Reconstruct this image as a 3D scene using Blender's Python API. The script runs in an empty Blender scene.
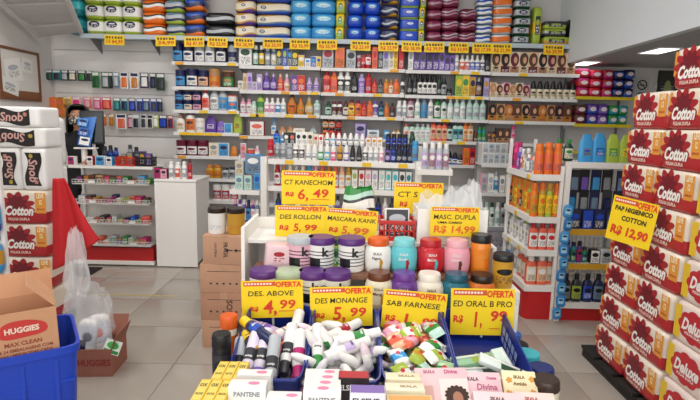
import bpy, bmesh, math, random
from mathutils import Matrix, Vector, Euler
R = math.radians
rnd = random.Random(7)
SC = bpy.context.scene
COL = SC.collection

# ---------------------------------------------------------------- camera, world, lights, exposure
cd = bpy.data.cameras.new('camera'); cam = bpy.data.objects.new('camera', cd); COL.objects.link(cam)
cd.sensor_width = 36.0; cd.lens = 505 / 700 * 36; cd.clip_start = 0.05; cd.clip_end = 60
cam.matrix_world = Matrix.Translation((0, 0, 1.6)) @ Matrix.Rotation(math.pi / 2 - math.atan(76 / 505), 4, 'X') @ Matrix.Rotation(R(1.3), 4, 'Z')
SC.camera = cam
world = bpy.data.worlds.new('daylight'); SC.world = world; world.use_nodes = True
world.node_tree.nodes['Background'].inputs[0].default_value = (0.86, 0.93, 1.0, 1)
world.node_tree.nodes['Background'].inputs[1].default_value = 0.35
vs = SC.view_settings
vs.view_transform = 'Standard'; vs.look = 'None'; vs.gamma = 1.0; vs.use_curve_mapping = False
vs.exposure = 0.0
def area(name, loc, rot, sx, sy, power, color=(1, 1, 1)):
    l = bpy.data.lights.new(name, 'AREA'); l.shape = 'RECTANGLE'; l.size = sx; l.size_y = sy; l.energy = power; l.color = color
    o = bpy.data.objects.new(name, l); COL.objects.link(o); o.location = loc; o.rotation_euler = rot
    return o
# daylight falling in through the open shop front behind the camera
area('shopfront_daylight', (-0.6, -1.9, 2.0), (R(82), 0, 0), 5.5, 2.6, 115, (1.0, 0.98, 0.95))
LAMPS = [(-2.2, 0.9), (0.4, 0.9), (-2.2, 3.1), (0.4, 3.1), (-2.2, 4.7), (0.4, 4.7)]   # tube lamps on the high ceiling
LAMP_W = 19

# ---------------------------------------------------------------- colours and materials
PAL = dict(white='F2F0EC', cream='EADFC6', navy='1B2350', blue='2350B4', royal='1E49C0', sky='3E9BD8', teal='1E8A98', turquoise='45C4CC', mint='BFE0D2',
  green='2F8A3C', lime='A9BE45', darkgreen='1F4A32', yellow='F2C81E', gold='C9962E', orange='E8731E', red='C8202A', crimson='A8182C', maroon='6B1A35',
  burgundy='7A2348', pink='EBA6BC', hotpink='E2347F', magenta='B81E6C', purple='5E3A96', violet='7B58B8', lavender='B7A4D8', lilac='C9B3DC',
  black='17171A', charcoal='34343A', grey='8E9296', silver='B9BEC4', brown='5A3826', tan='B98B62', amber='C87A22', peach='F0BE98', coral='EA6A50', beige='D9C9AA', mauve='B58A9C', steel='6F87A0')
def lin(h):
    if not isinstance(h, str): return tuple(h) + ((1,) if len(h) == 3 else ())
    h = PAL.get(h, h); o = []
    for i in (0, 2, 4):
        c = int(h[i:i+2], 16) / 255; o.append(c / 12.92 if c <= 0.04045 else ((c + 0.055) / 1.055) ** 2.4)
    return (*o, 1)
MATS = {}
def mat(color, rough=0.45, metal=0.0, alpha=1.0, trans=0.0, noise=0.0, scale=30, bump=0.0, emit=0, spec=0.5):
    key = (color, rough, metal, alpha, trans, noise, scale, bump, emit, spec)
    if key in MATS: return MATS[key]
    m = bpy.data.materials.new('mat_' + str(color)); m.use_nodes = True
    nt = m.node_tree; b = nt.nodes['Principled BSDF']
    c = lin(color)
    b.inputs['Base Color'].default_value = c
    b.inputs['Roughness'].default_value = rough; b.inputs['Metallic'].default_value = metal
    b.inputs['Alpha'].default_value = alpha; b.inputs['Transmission Weight'].default_value = trans
    b.inputs['Specular IOR Level'].default_value = spec
    if emit:
        b.inputs['Emission Color'].default_value = c; b.inputs['Emission Strength'].default_value = emit
    if noise or bump:
        tc = nt.nodes.new('ShaderNodeTexCoord'); n = nt.nodes.new('ShaderNodeTexNoise')
        n.inputs['Scale'].default_value = scale; n.inputs['Detail'].default_value = 4
        nt.links.new(tc.outputs['Object'], n.inputs['Vector'])
        if noise:
            mx = nt.nodes.new('ShaderNodeMix'); mx.data_type = 'RGBA'
            mx.inputs[6].default_value = tuple(v * (1 - noise) for v in c[:3]) + (1,)
            mx.inputs[7].default_value = tuple(min(1, v * (1 + noise)) for v in c[:3]) + (1,)
            nt.links.new(n.outputs['Fac'], mx.inputs[0]); nt.links.new(mx.outputs[2], b.inputs['Base Color'])
        if bump:
            bp = nt.nodes.new('ShaderNodeBump'); bp.inputs['Strength'].default_value = bump; bp.inputs['Distance'].default_value = 0.01
            nt.links.new(n.outputs['Fac'], bp.inputs['Height']); nt.links.new(bp.outputs['Normal'], b.inputs['Normal'])
    MATS[key] = m
    return m
def mth(nt, op, a, b=None, c=None):
    n = nt.nodes.new('ShaderNodeMath'); n.operation = op
    for i, v in enumerate((a, b, c)):
        if v is None: continue
        if isinstance(v, (int, float)): n.inputs[i].default_value = v
        else: nt.links.new(v, n.inputs[i])
    return n.outputs[0]
def printed(bg, ink, accent, rough=0.4, rows=7, logo=(0.5, 0.66, 0.38, 0.17)):
    """flat print of a label: an oval emblem above rows of small type, on the label's own bounding box"""
    key = ('print', bg, ink, accent, rough, rows, logo)
    if key in MATS: return MATS[key]
    m = bpy.data.materials.new('print_%s_%s' % (bg, ink)); m.use_nodes = True
    nt = m.node_tree; b = nt.nodes['Principled BSDF']; b.inputs['Roughness'].default_value = rough
    tc = nt.nodes.new('ShaderNodeTexCoord'); sp = nt.nodes.new('ShaderNodeSeparateXYZ')
    nt.links.new(tc.outputs['Generated'], sp.inputs[0]); x, z = sp.outputs[0], sp.outputs[2]
    ex = mth(nt, 'DIVIDE', mth(nt, 'SUBTRACT', x, logo[0]), logo[2]); ez = mth(nt, 'DIVIDE', mth(nt, 'SUBTRACT', z, logo[1]), logo[3])
    el = mth(nt, 'LESS_THAN', mth(nt, 'ADD', mth(nt, 'MULTIPLY', ex, ex), mth(nt, 'MULTIPLY', ez, ez)), 1.0)
    zr = mth(nt, 'MULTIPLY', z, float(rows) * 2); row = mth(nt, 'FLOOR', zr); fr = mth(nt, 'FRACT', zr)
    line = mth(nt, 'LESS_THAN', fr, 0.55)
    nz = nt.nodes.new('ShaderNodeTexNoise'); nz.inputs['Scale'].default_value = 1.0; nz.inputs['Detail'].default_value = 0
    cb = nt.nodes.new('ShaderNodeCombineXYZ')
    nt.links.new(mth(nt, 'MULTIPLY', x, 16.0), cb.inputs[0]); nt.links.new(mth(nt, 'MULTIPLY', row, 5.37), cb.inputs[1])
    nt.links.new(cb.outputs[0], nz.inputs['Vector'])
    txt = mth(nt, 'MULTIPLY', mth(nt, 'GREATER_THAN', nz.outputs['Fac'], 0.47), line)
    txt = mth(nt, 'MULTIPLY', txt, mth(nt, 'LESS_THAN', mth(nt, 'ABSOLUTE', mth(nt, 'SUBTRACT', x, 0.5)), 0.38))
    txt = mth(nt, 'MULTIPLY', txt, mth(nt, 'LESS_THAN', mth(nt, 'ABSOLUTE', mth(nt, 'SUBTRACT', z, 0.25)), 0.19))
    m1 = nt.nodes.new('ShaderNodeMix'); m1.data_type = 'RGBA'; m1.inputs[6].default_value = lin(bg); m1.inputs[7].default_value = lin(ink); nt.links.new(txt, m1.inputs[0])
    m2 = nt.nodes.new('ShaderNodeMix'); m2.data_type = 'RGBA'; m2.inputs[7].default_value = lin(accent)
    nt.links.new(m1.outputs[2], m2.inputs[6]); nt.links.new(el, m2.inputs[0]); nt.links.new(m2.outputs[2], b.inputs['Base Color'])
    MATS[key] = m
    return m
def banded(stops, axis=2, rough=0.4, wave=0.0):
    """printed film or card in level colour bands along one axis of the object's box: stops = [(0, colour), (0.3, colour) ...]"""
    key = ('band', tuple(stops), axis, rough, wave)
    if key in MATS: return MATS[key]
    m = bpy.data.materials.new('banded_' + stops[0][1]); m.use_nodes = True
    nt = m.node_tree; b = nt.nodes['Principled BSDF']; b.inputs['Roughness'].default_value = rough
    tc = nt.nodes.new('ShaderNodeTexCoord'); sp = nt.nodes.new('ShaderNodeSeparateXYZ'); nt.links.new(tc.outputs['Generated'], sp.inputs[0])
    v = sp.outputs[axis]
    if wave:
        s = mth(nt, 'SINE', mth(nt, 'MULTIPLY', sp.outputs[0], 6.0)); v = mth(nt, 'ADD', v, mth(nt, 'MULTIPLY', s, wave))
    cr = nt.nodes.new('ShaderNodeValToRGB'); cr.color_ramp.interpolation = 'CONSTANT'
    e = cr.color_ramp.elements
    e[0].position = stops[0][0]; e[0].color = lin(stops[0][1]); e[1].position = stops[1][0]; e[1].color = lin(stops[1][1])
    for p, c in stops[2:]:
        k = e.new(p); k.color = lin(c)
    nt.links.new(v, cr.inputs[0]); nt.links.new(cr.outputs[0], b.inputs['Base Color'])
    MATS[key] = m
    return m
def film(color=(0.95, 0.97, 1.0), alpha=0.35, rough=0.12):
    return mat(tuple(color), rough, 0, alpha, 0, 0, 30, 0)

# ---------------------------------------------------------------- mesh builders (all cached and shared)
MC = {}
def cached(fn):
    def g(*a, **k):
        key = (fn.__name__, a, tuple(sorted(k.items())))
        if key not in MC:
            MC[key] = fn(*a, **k)
        return MC[key]
    return g
def pyd(name, v, f, smooth=False, sharp=40):
    m = bpy.data.meshes.new(name); m.from_pydata([tuple(p) for p in v], [], f); m.update()
    if smooth:
        for p in m.polygons: p.use_smooth = True
        m.set_sharp_from_angle(angle=R(sharp))
    m.materials.append(None)
    return m
def from_bm(name, bm, smooth=False, sharp=40):
    m = bpy.data.meshes.new(name); bm.to_mesh(m); bm.free()
    if smooth:
        for p in m.polygons: p.use_smooth = True
        m.set_sharp_from_angle(angle=R(sharp))
    m.materials.append(None)
    return m
@cached
def box(w, d, h, bev=0.0):
    """box on its base, centred in x and y"""
    bm = bmesh.new(); bmesh.ops.create_cube(bm, size=1.0)
    for v in bm.verts: v.co = Vector((v.co.x * w, v.co.y * d, (v.co.z + 0.5) * h))
    if bev: bmesh.ops.bevel(bm, geom=list(bm.edges), offset=bev, segments=2, affect='EDGES', profile=0.6)
    return from_bm('box', bm, bool(bev), 50)
def bars(name, boxes):
    """many axis-aligned boxes (x0,x1,y0,y1,z0,z1) in one mesh"""
    v, f = [], []
    for x0, x1, y0, y1, z0, z1 in boxes:
        i = len(v)
        v += [(x0, y0, z0), (x1, y0, z0), (x1, y1, z0), (x0, y1, z0), (x0, y0, z1), (x1, y0, z1), (x1, y1, z1), (x0, y1, z1)]
        f += [(i, i+3, i+2, i+1), (i+4, i+5, i+6, i+7), (i, i+1, i+5, i+4), (i+1, i+2, i+6, i+5), (i+2, i+3, i+7, i+6), (i+3, i, i+4, i+7)]
    return pyd(name, v, f)
def spow(c, p): return math.copysign(abs(c) ** (2.0 / p), c)
@cached
def loft(rings, seg=16):
    """rings = ((z, half width, half depth, squareness), ...) closed top and bottom"""
    v, f = [], []
    for z, a, b, p in rings:
        for k in range(seg):
            t = 2 * math.pi * k / seg
            v.append((a * spow(math.cos(t), p), b * spow(math.sin(t), p), z))
    n = len(rings)
    for i in range(n - 1):
        for k in range(seg):
            k2 = (k + 1) % seg
            f.append((i*seg+k, i*seg+k2, (i+1)*seg+k2, (i+1)*seg+k))
    f.append(tuple(range(seg - 1, -1, -1))); f.append(tuple((n-1)*seg + k for k in range(seg)))
    return pyd('loft', v, f, True, 35)
@cached
def patch(rings, z0, z1, ang, nx=8, nz=3, off=0.0008):
    """a label skin lying on the front (-y) of a loft"""
    def at(z):
        for r0, r1 in zip(rings, rings[1:]):
            if r0[0] <= z <= r1[0] and r1[0] > r0[0]:
                t = (z - r0[0]) / (r1[0] - r0[0]); return [r0[i] + (r1[i] - r0[i]) * t for i in (1, 2, 3)]
        return rings[-1][1:]
    v, f = [], []
    for j in range(nz + 1):
        z = z0 + (z1 - z0) * j / nz; a, b, p = at(z)
        for i in range(nx + 1):
            t = R(-90 - ang + 2 * ang * i / nx)
            v.append(((a + off) * spow(math.cos(t), p), (b + off) * spow(math.sin(t), p), z))
    w = nx + 1
    for j in range(nz):
        for i in range(nx): f.append((j*w+i, j*w+i+1, (j+1)*w+i+1, (j+1)*w+i))
    return pyd('patch', v, f, True)
@cached
def pillow(w, d, h, p=5.0, n=6):
    """soft filled pack: rounded superellipsoid on its base"""
    v, f, idx = [], [], {}
    def vert(x, y, z):
        k = (round(x, 4), round(y, 4), round(z, 4))
        if k not in idx:
            q = (abs(x) ** p + abs(y) ** p + abs(z) ** p) ** (1 / p)
            idx[k] = len(v); v.append((x / q * w / 2, y / q * d / 2, z / q * h / 2 + h / 2))
        return idx[k]
    for ax in range(3):
        for s in (-1, 1):
            for i in range(n):
                for j in range(n):
                    q = []
                    for di, dj in ((0, 0), (1, 0), (1, 1), (0, 1)):
                        a, b = -1 + 2 * (i + di) / n, -1 + 2 * (j + dj) / n
                        c = [0, 0, 0]; c[ax] = s; c[(ax+1) % 3] = a; c[(ax+2) % 3] = b; q.append(vert(*c))
                    f.append(tuple(q) if s > 0 else tuple(reversed(q)))
    return pyd('pillow', v, f, True, 60)
@cached
def pouch(w, d, h):
    """stand-up pouch: full at the bottom, pinched flat at the sealed top"""
    return loft(((0, w*.46, d*.42, 3), (h*.05, w*.5, d*.5, 2.6), (h*.4, w*.5, d*.46, 2.4), (h*.75, w*.44, d*.25, 2.2), (h*.9, w*.3, d*.1, 2.2), (h, w*.24, d*.05, 2.4)), 20)
@cached
def wrapped(w, d, h):
    """flow-wrapped bar: pillow body with crimped end fins, lying along x"""
    v, f = [], []; seg = 10
    prof = [(-.5, .04, .9), (-.42, .05, .85), (-.36, .75, .95), (-.2, 1, 1), (.2, 1, 1), (.36, .75, .95), (.42, .05, .85), (.5, .04, .9)]
    for x, hz, wy in prof:
        for k in range(seg):
            t = 2 * math.pi * k / seg
            v.append((x * w, d / 2 * wy * spow(math.cos(t), 3), h / 2 + h / 2 * hz * spow(math.sin(t), 3)))
    for i in range(len(prof) - 1):
        for k in range(seg): f.append((i*seg+k, (i+1)*seg+k, (i+1)*seg+(k+1) % seg, i*seg+(k+1) % seg))
    f.append(tuple(range(seg))); f.append(tuple((len(prof)-1)*seg + k for k in reversed(range(seg))))
    return pyd('wrapped', v, f, True, 50)
@cached
def disc(rx, rz, n=16, cut=0.0):
    """upright ellipse facing -y"""
    v = [(0, 0, 0)] + [(rx * math.cos(2*math.pi*k/n), 0, max(rz * math.sin(2*math.pi*k/n), -rz + cut)) for k in range(n)]
    return pyd('disc', v, [(0, 1 + k, 1 + (k+1) % n) for k in range(n)])
@cached
def plate(w, h, t=0.0012):
    """thin upright card centred on its base line, face at -y"""
    return bars('plate', [(-w/2, w/2, 0, t, 0, h)])
@cached
def text(s, size=0.1, bold=0.0, shear=0.0, bend=0.0, width=0.0):
    """flat lettering mesh, upright, facing -y, centred; bend = radius to wrap round"""
    c = bpy.data.curves.new('type', 'FONT'); c.body = s; c.size = size; c.offset = bold; c.shear = shear
    c.align_x = 'CENTER'; c.align_y = 'CENTER'; c.resolution_u = 2; c.fill_mode = 'FRONT'
    o = bpy.data.objects.new('type', c)
    me = bpy.data.meshes.new_from_object(o)
    bpy.data.objects.remove(o); bpy.data.curves.remove(c)
    xs = [v.co.x for v in me.vertices]
    if not xs: xs = [0, 1]
    k = 1.0; cx = (min(xs) + max(xs)) / 2
    if width: k = width / max(1e-6, max(xs) - min(xs))
    ys = [v.co.y for v in me.vertices]; cy = (min(ys) + max(ys)) / 2
    for v in me.vertices:
        x, y = (v.co.x - cx) * k, v.co.y - cy
        if bend: v.co = Vector((bend * math.sin(x / bend), bend - bend * math.cos(x / bend), y))
        else: v.co = Vector((x, 0, y))
    me.materials.clear(); me.materials.append(None); me.update()
    return me
def sheet(name, fn, nu, nv, smooth=True):
    v = [fn(i / nu, j / nv) for j in range(nv + 1) for i in range(nu + 1)]; w = nu + 1
    return pyd(name, v, [(j*w+i, j*w+i+1, (j+1)*w+i+1, (j+1)*w+i) for j in range(nv) for i in range(nu)], smooth, 70)
def tube(name, pts, r, seg=8):
    v, f = [], []; pts = [Vector(p) for p in pts]
    for i, p in enumerate(pts):
        d = (pts[min(i+1, len(pts)-1)] - pts[max(i-1, 0)]).normalized()
        a = d.orthogonal().normalized(); b = d.cross(a)
        if i and len(v) >= seg:
            a = (v[-seg] - pts[i-1]); a = (a - d * a.dot(d)).normalized(); b = d.cross(a)
        rr = r[i] if isinstance(r, (list, tuple)) else r
        for k in range(seg): v.append(p + a * rr * math.cos(2*math.pi*k/seg) + b * rr * math.sin(2*math.pi*k/seg))
    for i in range(len(pts) - 1):
        for k in range(seg): f.append((i*seg+k, i*seg+(k+1) % seg, (i+1)*seg+(k+1) % seg, (i+1)*seg+k))
    f.append(tuple(reversed(range(seg)))); f.append(tuple((len(pts)-1)*seg + k for k in range(seg)))
    return pyd(name, v, f, True, 60)

# ---------------------------------------------------------------- objects
def ob(name, me, m, parent=None, loc=(0, 0, 0), rot=(0, 0, 0), scale=None):
    o = bpy.data.objects.new(name, me); COL.objects.link(o)
    o.location = loc; o.rotation_euler = rot
    if scale: o.scale = scale
    if parent: o.parent = parent
    if me is not None and m is not None:
        s = o.material_slots[0]; s.link = 'OBJECT'; s.material = m
    return o
def tag(o, label, cat, group=None):
    o['label'] = label; o['category'] = cat
    if group: o['group'] = group
    return o
def thing(name, label, cat, loc=(0, 0, 0), rot=(0, 0, 0), group=None):
    o = ob(name, None, None, None, loc, rot); o.empty_display_size = 0.05
    return tag(o, label, cat, group)
def struct(o):
    o['kind'] = 'structure'; return o
def at(o, M):
    o.matrix_world = M; return o
QUEUE = {}
def enqueue(o, desc, cat, place, group=None, order=None):
    """labels of look-alikes are written at the end, counted along their own shelf"""
    QUEUE.setdefault(place, []).append((o.location.x if order is None else order, o, desc)); o['category'] = cat
    o['group'] = group or place
ORD = ['first', 'second', 'third', 'fourth', 'fifth', 'sixth', 'seventh', 'eighth', 'ninth', 'tenth', 'eleventh', 'twelfth'] 
def ordinal(i):
    if i < 12: return ORD[i]
    n = i + 1; return '%d%s' % (n, 'th' if 10 <= n % 100 <= 20 else {1: 'st', 2: 'nd', 3: 'rd'}.get(n % 10, 'th'))
def write_labels():
    for place, L in QUEUE.items():
        L.sort(key=lambda t: t[0])
        same = {}
        for _, o, d in L: same.setdefault(d, []).append(o)
        for d, os in same.items():
            for i, o in enumerate(os):
                if len(os) == 1: o['label'] = '%s %s' % (d, place)
                elif i == 0: o['label'] = 'leftmost %s %s' % (d, place)
                elif i == len(os) - 1: o['label'] = 'rightmost %s %s' % (d, place)
                else: o['label'] = '%s %s from left, %s' % (ordinal(i), d, place)

WORD = {'royal': 'royal blue', 'sky': 'sky blue', 'hotpink': 'hot pink', 'darkgreen': 'dark green', 'steel': 'steel blue'}
def cw(c): return WORD.get(c, c if c in PAL else 'coloured')
# ---- product kinds. Each returns the thing (a mesh, base at z=0, front -y) with its children
def shapes(kind, w, h, d=None):
    a = w / 2; b = (d or w) / 2
    return {
     'tin':    ((0, a*.97, b*.97, 2), (h*.03, a, b, 2), (h*.05, a*.975, b*.975, 2), (h*.9, a*.975, b*.975, 2), (h*.92, a, b, 2), (h*.94, a*.98, b*.98, 2)),
     'bottle': ((0, a*.9, b*.66, 2.6), (h*.03, a, b*.72, 2.6), (h*.62, a*.97, b*.7, 2.6), (h*.74, a*.72, b*.58, 2.2), (h*.79, a*.4, b*.4, 2), (h*.84, a*.36, b*.36, 2)),
     'square': ((0, a*.93, b*.7, 4), (h*.03, a, b*.75, 4), (h*.72, a, b*.75, 4), (h*.79, a*.85, b*.65, 3), (h*.82, a*.5, b*.5, 2), (h*.86, a*.45, b*.45, 2)),
     'slim':   ((0, a*.9, b*.9, 2.3), (h*.03, a, b, 2.3), (h*.68, a, b, 2.3), (h*.78, a*.8, b*.8, 2), (h*.8, a*.7, b*.7, 2)),
     'drop':   ((0, a*.62, b*.5, 2.2), (h*.06, a*.8, b*.6, 2.2), (h*.3, a, b*.7, 2.2), (h*.5, a*.88, b*.62, 2.2), (h*.72, a*.5, b*.4, 2), (h*.82, a*.34, b*.32, 2)),
     'aerosol':((0, a*.96, b*.96, 2), (h*.02, a, b, 2), (h*.7, a, b, 2), (h*.76, a*.86, b*.86, 2), (h*.78, a*.8, b*.8, 2)),
     'rollon': ((0, a*.7, b*.6, 2.2), (h*.05, a*.86, b*.7, 2.2), (h*.3, a, b*.78, 2.2), (h*.5, a*.92, b*.74, 2.2), (h*.55, a*.8, b*.7, 2)),
     'tube':   ((h*.16, a*.8, b*.8, 2), (h*.2, a*.85, b*.8, 2), (h*.5, a*.95, b*.55, 2.2), (h*.94, a, b*.08, 3), (h, a, b*.07, 3)),
     'jar':    ((0, a*.86, b*.86, 2.4), (h*.04, a*.93, b*.93, 2.4), (h*.35, a, b, 2.4), (h*.6, a*.99, b*.99, 2.4), (h*.72, a*.9, b*.9, 2.2), (h*.8, a*.74, b*.74, 2)),
     'tub':    ((0, a*.9, b*.9, 2), (h*.03, a*.97, b*.97, 2), (h*.8, a, b, 2), (h*.82, a*.95, b*.95, 2)),
    }[kind]
CAPS = {  # z range as part of height, radius as part of half width, dome
 'tin': (.93, 1.0, 1.02, 0), 'bottle': (.8, 1.0, .46, .1), 'square': (.82, 1.0, .58, 0), 'slim': (.79, 1.0, .74, 0), 'drop': (.8, 1.0, .42, .3), 'aerosol': (.77, 1.0, .86, .12),
 'rollon': (.53, 1.0, .82, .45), 'tube': (0, .18, .86, 0), 'jar': (.79, 1.0, .8, 0), 'tub': (.8, 1.0, 1.04, 0)}
LAB = {'tin': (.1, .6, 62), 'bottle': (.12, .58, 62), 'square': (.12, .64, 60), 'slim': (.1, .62, 70), 'drop': (.16, .5, 58), 'aerosol': (.12, .64, 70), 'rollon': (.12, .44, 60), 'tube': (.3, .8, 60), 'jar': (.16, .58, 55), 'tub': (.14, .7, 80)}
NAMES = {'tin': ('powder_tin', 'tin'), 'bottle': ('shampoo_bottle', 'bottle'), 'square': ('lotion_bottle', 'bottle'), 'slim': ('spray_bottle', 'bottle'), 'drop': ('baby_shampoo_bottle', 'bottle'), 'aerosol': ('aerosol_can', 'aerosol can'),
  'rollon': ('roll_on_deodorant', 'deodorant'), 'tube': ('cream_tube', 'tube'), 'jar': ('cream_jar', 'jar'), 'tub': ('cream_tub', 'tub'), 'carton': ('product_carton', 'carton'), 'dye': ('hair_dye_carton', 'carton'), 'pouch': ('refill_pouch', 'pouch'), 'pack': ('diaper_pack', 'pack')}
def product(kind, w, h, body, label, cap='white', ink=None, d=None, lab=True, word=None):
    w, h = round(w, 3), round(h, 3)
    ink = ink or ('white' if label in ('navy', 'black', 'red', 'purple', 'blue', 'royal', 'maroon', 'brown', 'darkgreen', 'charcoal', 'green', 'crimson', 'violet', 'teal') else 'charcoal')
    name = NAMES[kind][0]
    if kind in ('carton', 'dye'):
        d = d or round(min(w, .07), 3)
        o = ob(name, box(w, d, h, .002), mat(body, .45))
        if kind == 'dye':
            ob('front_print', plate(round(w*.94, 4), round(h*.3, 4)), printed(label, ink, cap, .4, 3, (.5, .7, .3, .2)), o, (0, -d/2 - .001, h*.03))
            p = ob('portrait', disc(round(w*.46, 4), round(h*.33, 4)), mat(cap, .6), o, (-w*.02, -d/2 - .0012, h*.64))
            ob('face', disc(round(w*.19, 4), round(h*.16, 4)), mat('D9A887', .6), p, (w*.08, -.0006, -h*.02))
        elif lab:
            ob('front_print', plate(round(w*.9, 4), round(h*.92, 4)), printed(label, ink, cap, .4), o, (0, -d/2 - .001, h*.04))
        return o
    if kind == 'pouch':
        d = d or w * .5
        o = ob(name, pouch(w, round(d, 3), h), mat(body, .35))
        s = ((0, w*.46, d*.42, 3), (h*.05, w*.5, d*.5, 2.6), (h*.4, w*.5, d*.46, 2.4), (h*.75, w*.44, d*.25, 2.2), (h*.9, w*.3, d*.1, 2.2), (h, w*.24, d*.05, 2.4))
        ob('label', patch(s, round(h*.24, 4), round(h*.5, 4), 30, 8, 5), printed(label, ink, cap, .35), o)
        return o
    s = shapes(kind, w, h, d)
    o = ob(name, loft(s, 14), mat(body, .32))
    z0, z1, rr, dome = CAPS[kind]; a = w / 2 * rr; b = (d or w) / 2 * (rr if kind in ('tin', 'tub', 'jar', 'slim', 'aerosol') else rr * .95)
    hz = (z1 - z0) * h
    if cap:
        pr = ((0, a*.97, b*.97, 2), (hz*.1, a, b, 2), (hz*(1 - max(dome, .12)), a*(.96 if dome < .2 else .85), b*(.96 if dome < .2 else .85), 2), (hz, a*(.9 if dome < .2 else .4), b*(.9 if dome < .2 else .4), 2))
        ob('lid' if kind in ('tin', 'jar', 'tub') else 'cap', loft(pr, 14), mat(cap, .35), o, (0, 0, z0*h))
    if lab:
        l0, l1, an = LAB[kind]
        if word and kind == 'aerosol': l0, l1 = .42, .64
        ob('label', patch(s, round(l0*h, 4), round(l1*h, 4), an), mat(label, .35) if word else printed(label, ink, cap or ink, .35), o)
        if word: ob('lettering', text(word, w * .3, .0003, 0, w / 2 + .001, w * .62), mat(ink, .4), o, (0, -w / 2 - .0018, (l0 + l1) / 2 * h + h * .06))
    return o
@cached
def pyd_front(w, h):
    return bars('front', [(-w/2, w/2, 0, .001, 0, h)])

# ================================================================ the room
XL, XR, YB, YF, ZC = -3.93, 4.7, 6.78, -2.2, 3.7
def slab(name, b, m, parent=None):
    return ob(name, bars(name, [b]), m, parent)
floor = struct(slab('floor', (XL - .2, XR + .2, YF, YB + .2, -.12, -.0035), mat('8E867C', .6)))   # the grout bed under the tiles
def tile_mat():
    m = mat('A9A29A', .16, 0, 1, 0, .10, 3.0)
    return m
tm = [mat('A89F95', .17, 0, 1, 0, .08, 3.0), mat('A49B91', .2, 0, 1, 0, .09, 2.5), mat('ACA399', .18, 0, 1, 0, .08, 3.5)]
TX, TY = .652, .605
for i in range(-5, 9):
    for j in range(-9, 7):
        x = -1.14 + TX * (i + .5); y = 3.15 + TY * (j + .5)
        if XL - .1 < x < XR + .1 and YF < y < YB + .1:
            ob('tile', box(TX - .007, TY - .007, .0118, .0012), tm[(i * 5 + j * 3) % 3], floor, (x, y, -.012))
WALL = mat('DAD6D2', .6, 0, 1, 0, .02, 4)
wall_back = struct(slab('wall_back', (XL - .2, XR + .2, YB, YB + .15, 0, ZC), WALL))
wall_left = struct(ob('wall_left', bars('wall_left', [(XL - .15, XL, YF, 4.75, 0, ZC), (XL - .15, XL, 4.75, 5.55, 0, 1.1), (XL - .15, XL, 4.75, 5.55, 2.45, ZC), (XL - .15, XL, 5.55, YB, 0, ZC)]), WALL))
w1 = struct(ob('window_1', bars('window_frame', [(XL - .1, XL + .02, 4.75, 4.80, 1.1, 2.45), (XL - .1, XL + .02, 5.50, 5.55, 1.1, 2.45), (XL - .1, XL + .02, 4.8, 5.5, 1.1, 1.15), (XL - .1, XL + .02, 4.8, 5.5, 2.4, 2.45)]), mat('white', .4)))
ob('pane', bars('pane', [(XL - .06, XL - .05, 4.8, 5.5, 1.15, 2.4)]), film((.95, .97, 1), .25, .05), w1)
wall_right = struct(slab('wall_right', (XR, XR + .15, YF, YB, 0, ZC), WALL))
ceiling = struct(ob('ceiling', bars('ceiling', [(XL - .2, XR + .2, YF, YB + .15, ZC, ZC + .1)]), mat('E6E4E0', .7)))
# low ceiling on the right with its fascia
FX = 2.64
trim_1 = struct(ob('trim_1', bars('trim_1', [(FX, FX + .08, YF, YB, 2.40, ZC)]), mat('E2E8EC', .55, 0, 1, 0, .02, 2)))
c2 = struct(ob('ceiling.001', bars('low_ceiling', [(FX + .08, XR, YF, YB, 2.41, 2.47)]), mat('B4B4B4', .6)))
for k, (x, y) in enumerate([(2.86, 6.42), (3.10, 5.30), (3.5, 3.6), (3.5, 1.6)]):
    t = thing('ceiling_light', ['recessed square ceiling light nearest the back wall', 'recessed square ceiling light above the toilet paper stack', 'recessed square ceiling light over the right aisle', 'recessed square ceiling light near the shop front'][k], 'ceiling light', (x, y, 2.41), group='recessed ceiling lights')
    ob('frame', bars('frame', [(-.115, .115, -.2, -.188, -.012, 0), (-.115, .115, .188, .2, -.012, 0), (-.115, -.103, -.188, .188, -.012, 0), (.103, .115, -.188, .188, -.012, 0)]), mat('white', .4), t)
    ob('diffuser', bars('diffuser', [(-.103, .103, -.188, .188, -.008, -.002)]), mat('FFFFFF', .4, 0, 1, 0, 0, 30, 0, 3.0), t)
for k, (x, y) in enumerate(LAMPS):
    t = thing('tube_light', 'white twin tube light on the high ceiling, ' + ['front left', 'front right', 'middle left', 'middle right', 'back left', 'back right'][k], 'ceiling light', (x, y, ZC), group='tube lights')
    ob('housing', bars('housing', [(-.65, .65, -.1, .1, -.06, 0)]), mat('white', .4), t)
    for s in (-1, 1):
        ob('lamp_tube', tube('lamp_tube', [(-.6, s*.05, -.08), (.6, s*.05, -.08)], .014), mat('FFFFFF', .4, 0, 1, 0, 0, 30, 0, 6.0), t)
    area('tube_lamp_light', (x, y, ZC - .11), (0, 0, 0), 1.25, .2, LAMP_W, (1, .985, .96))
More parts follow.
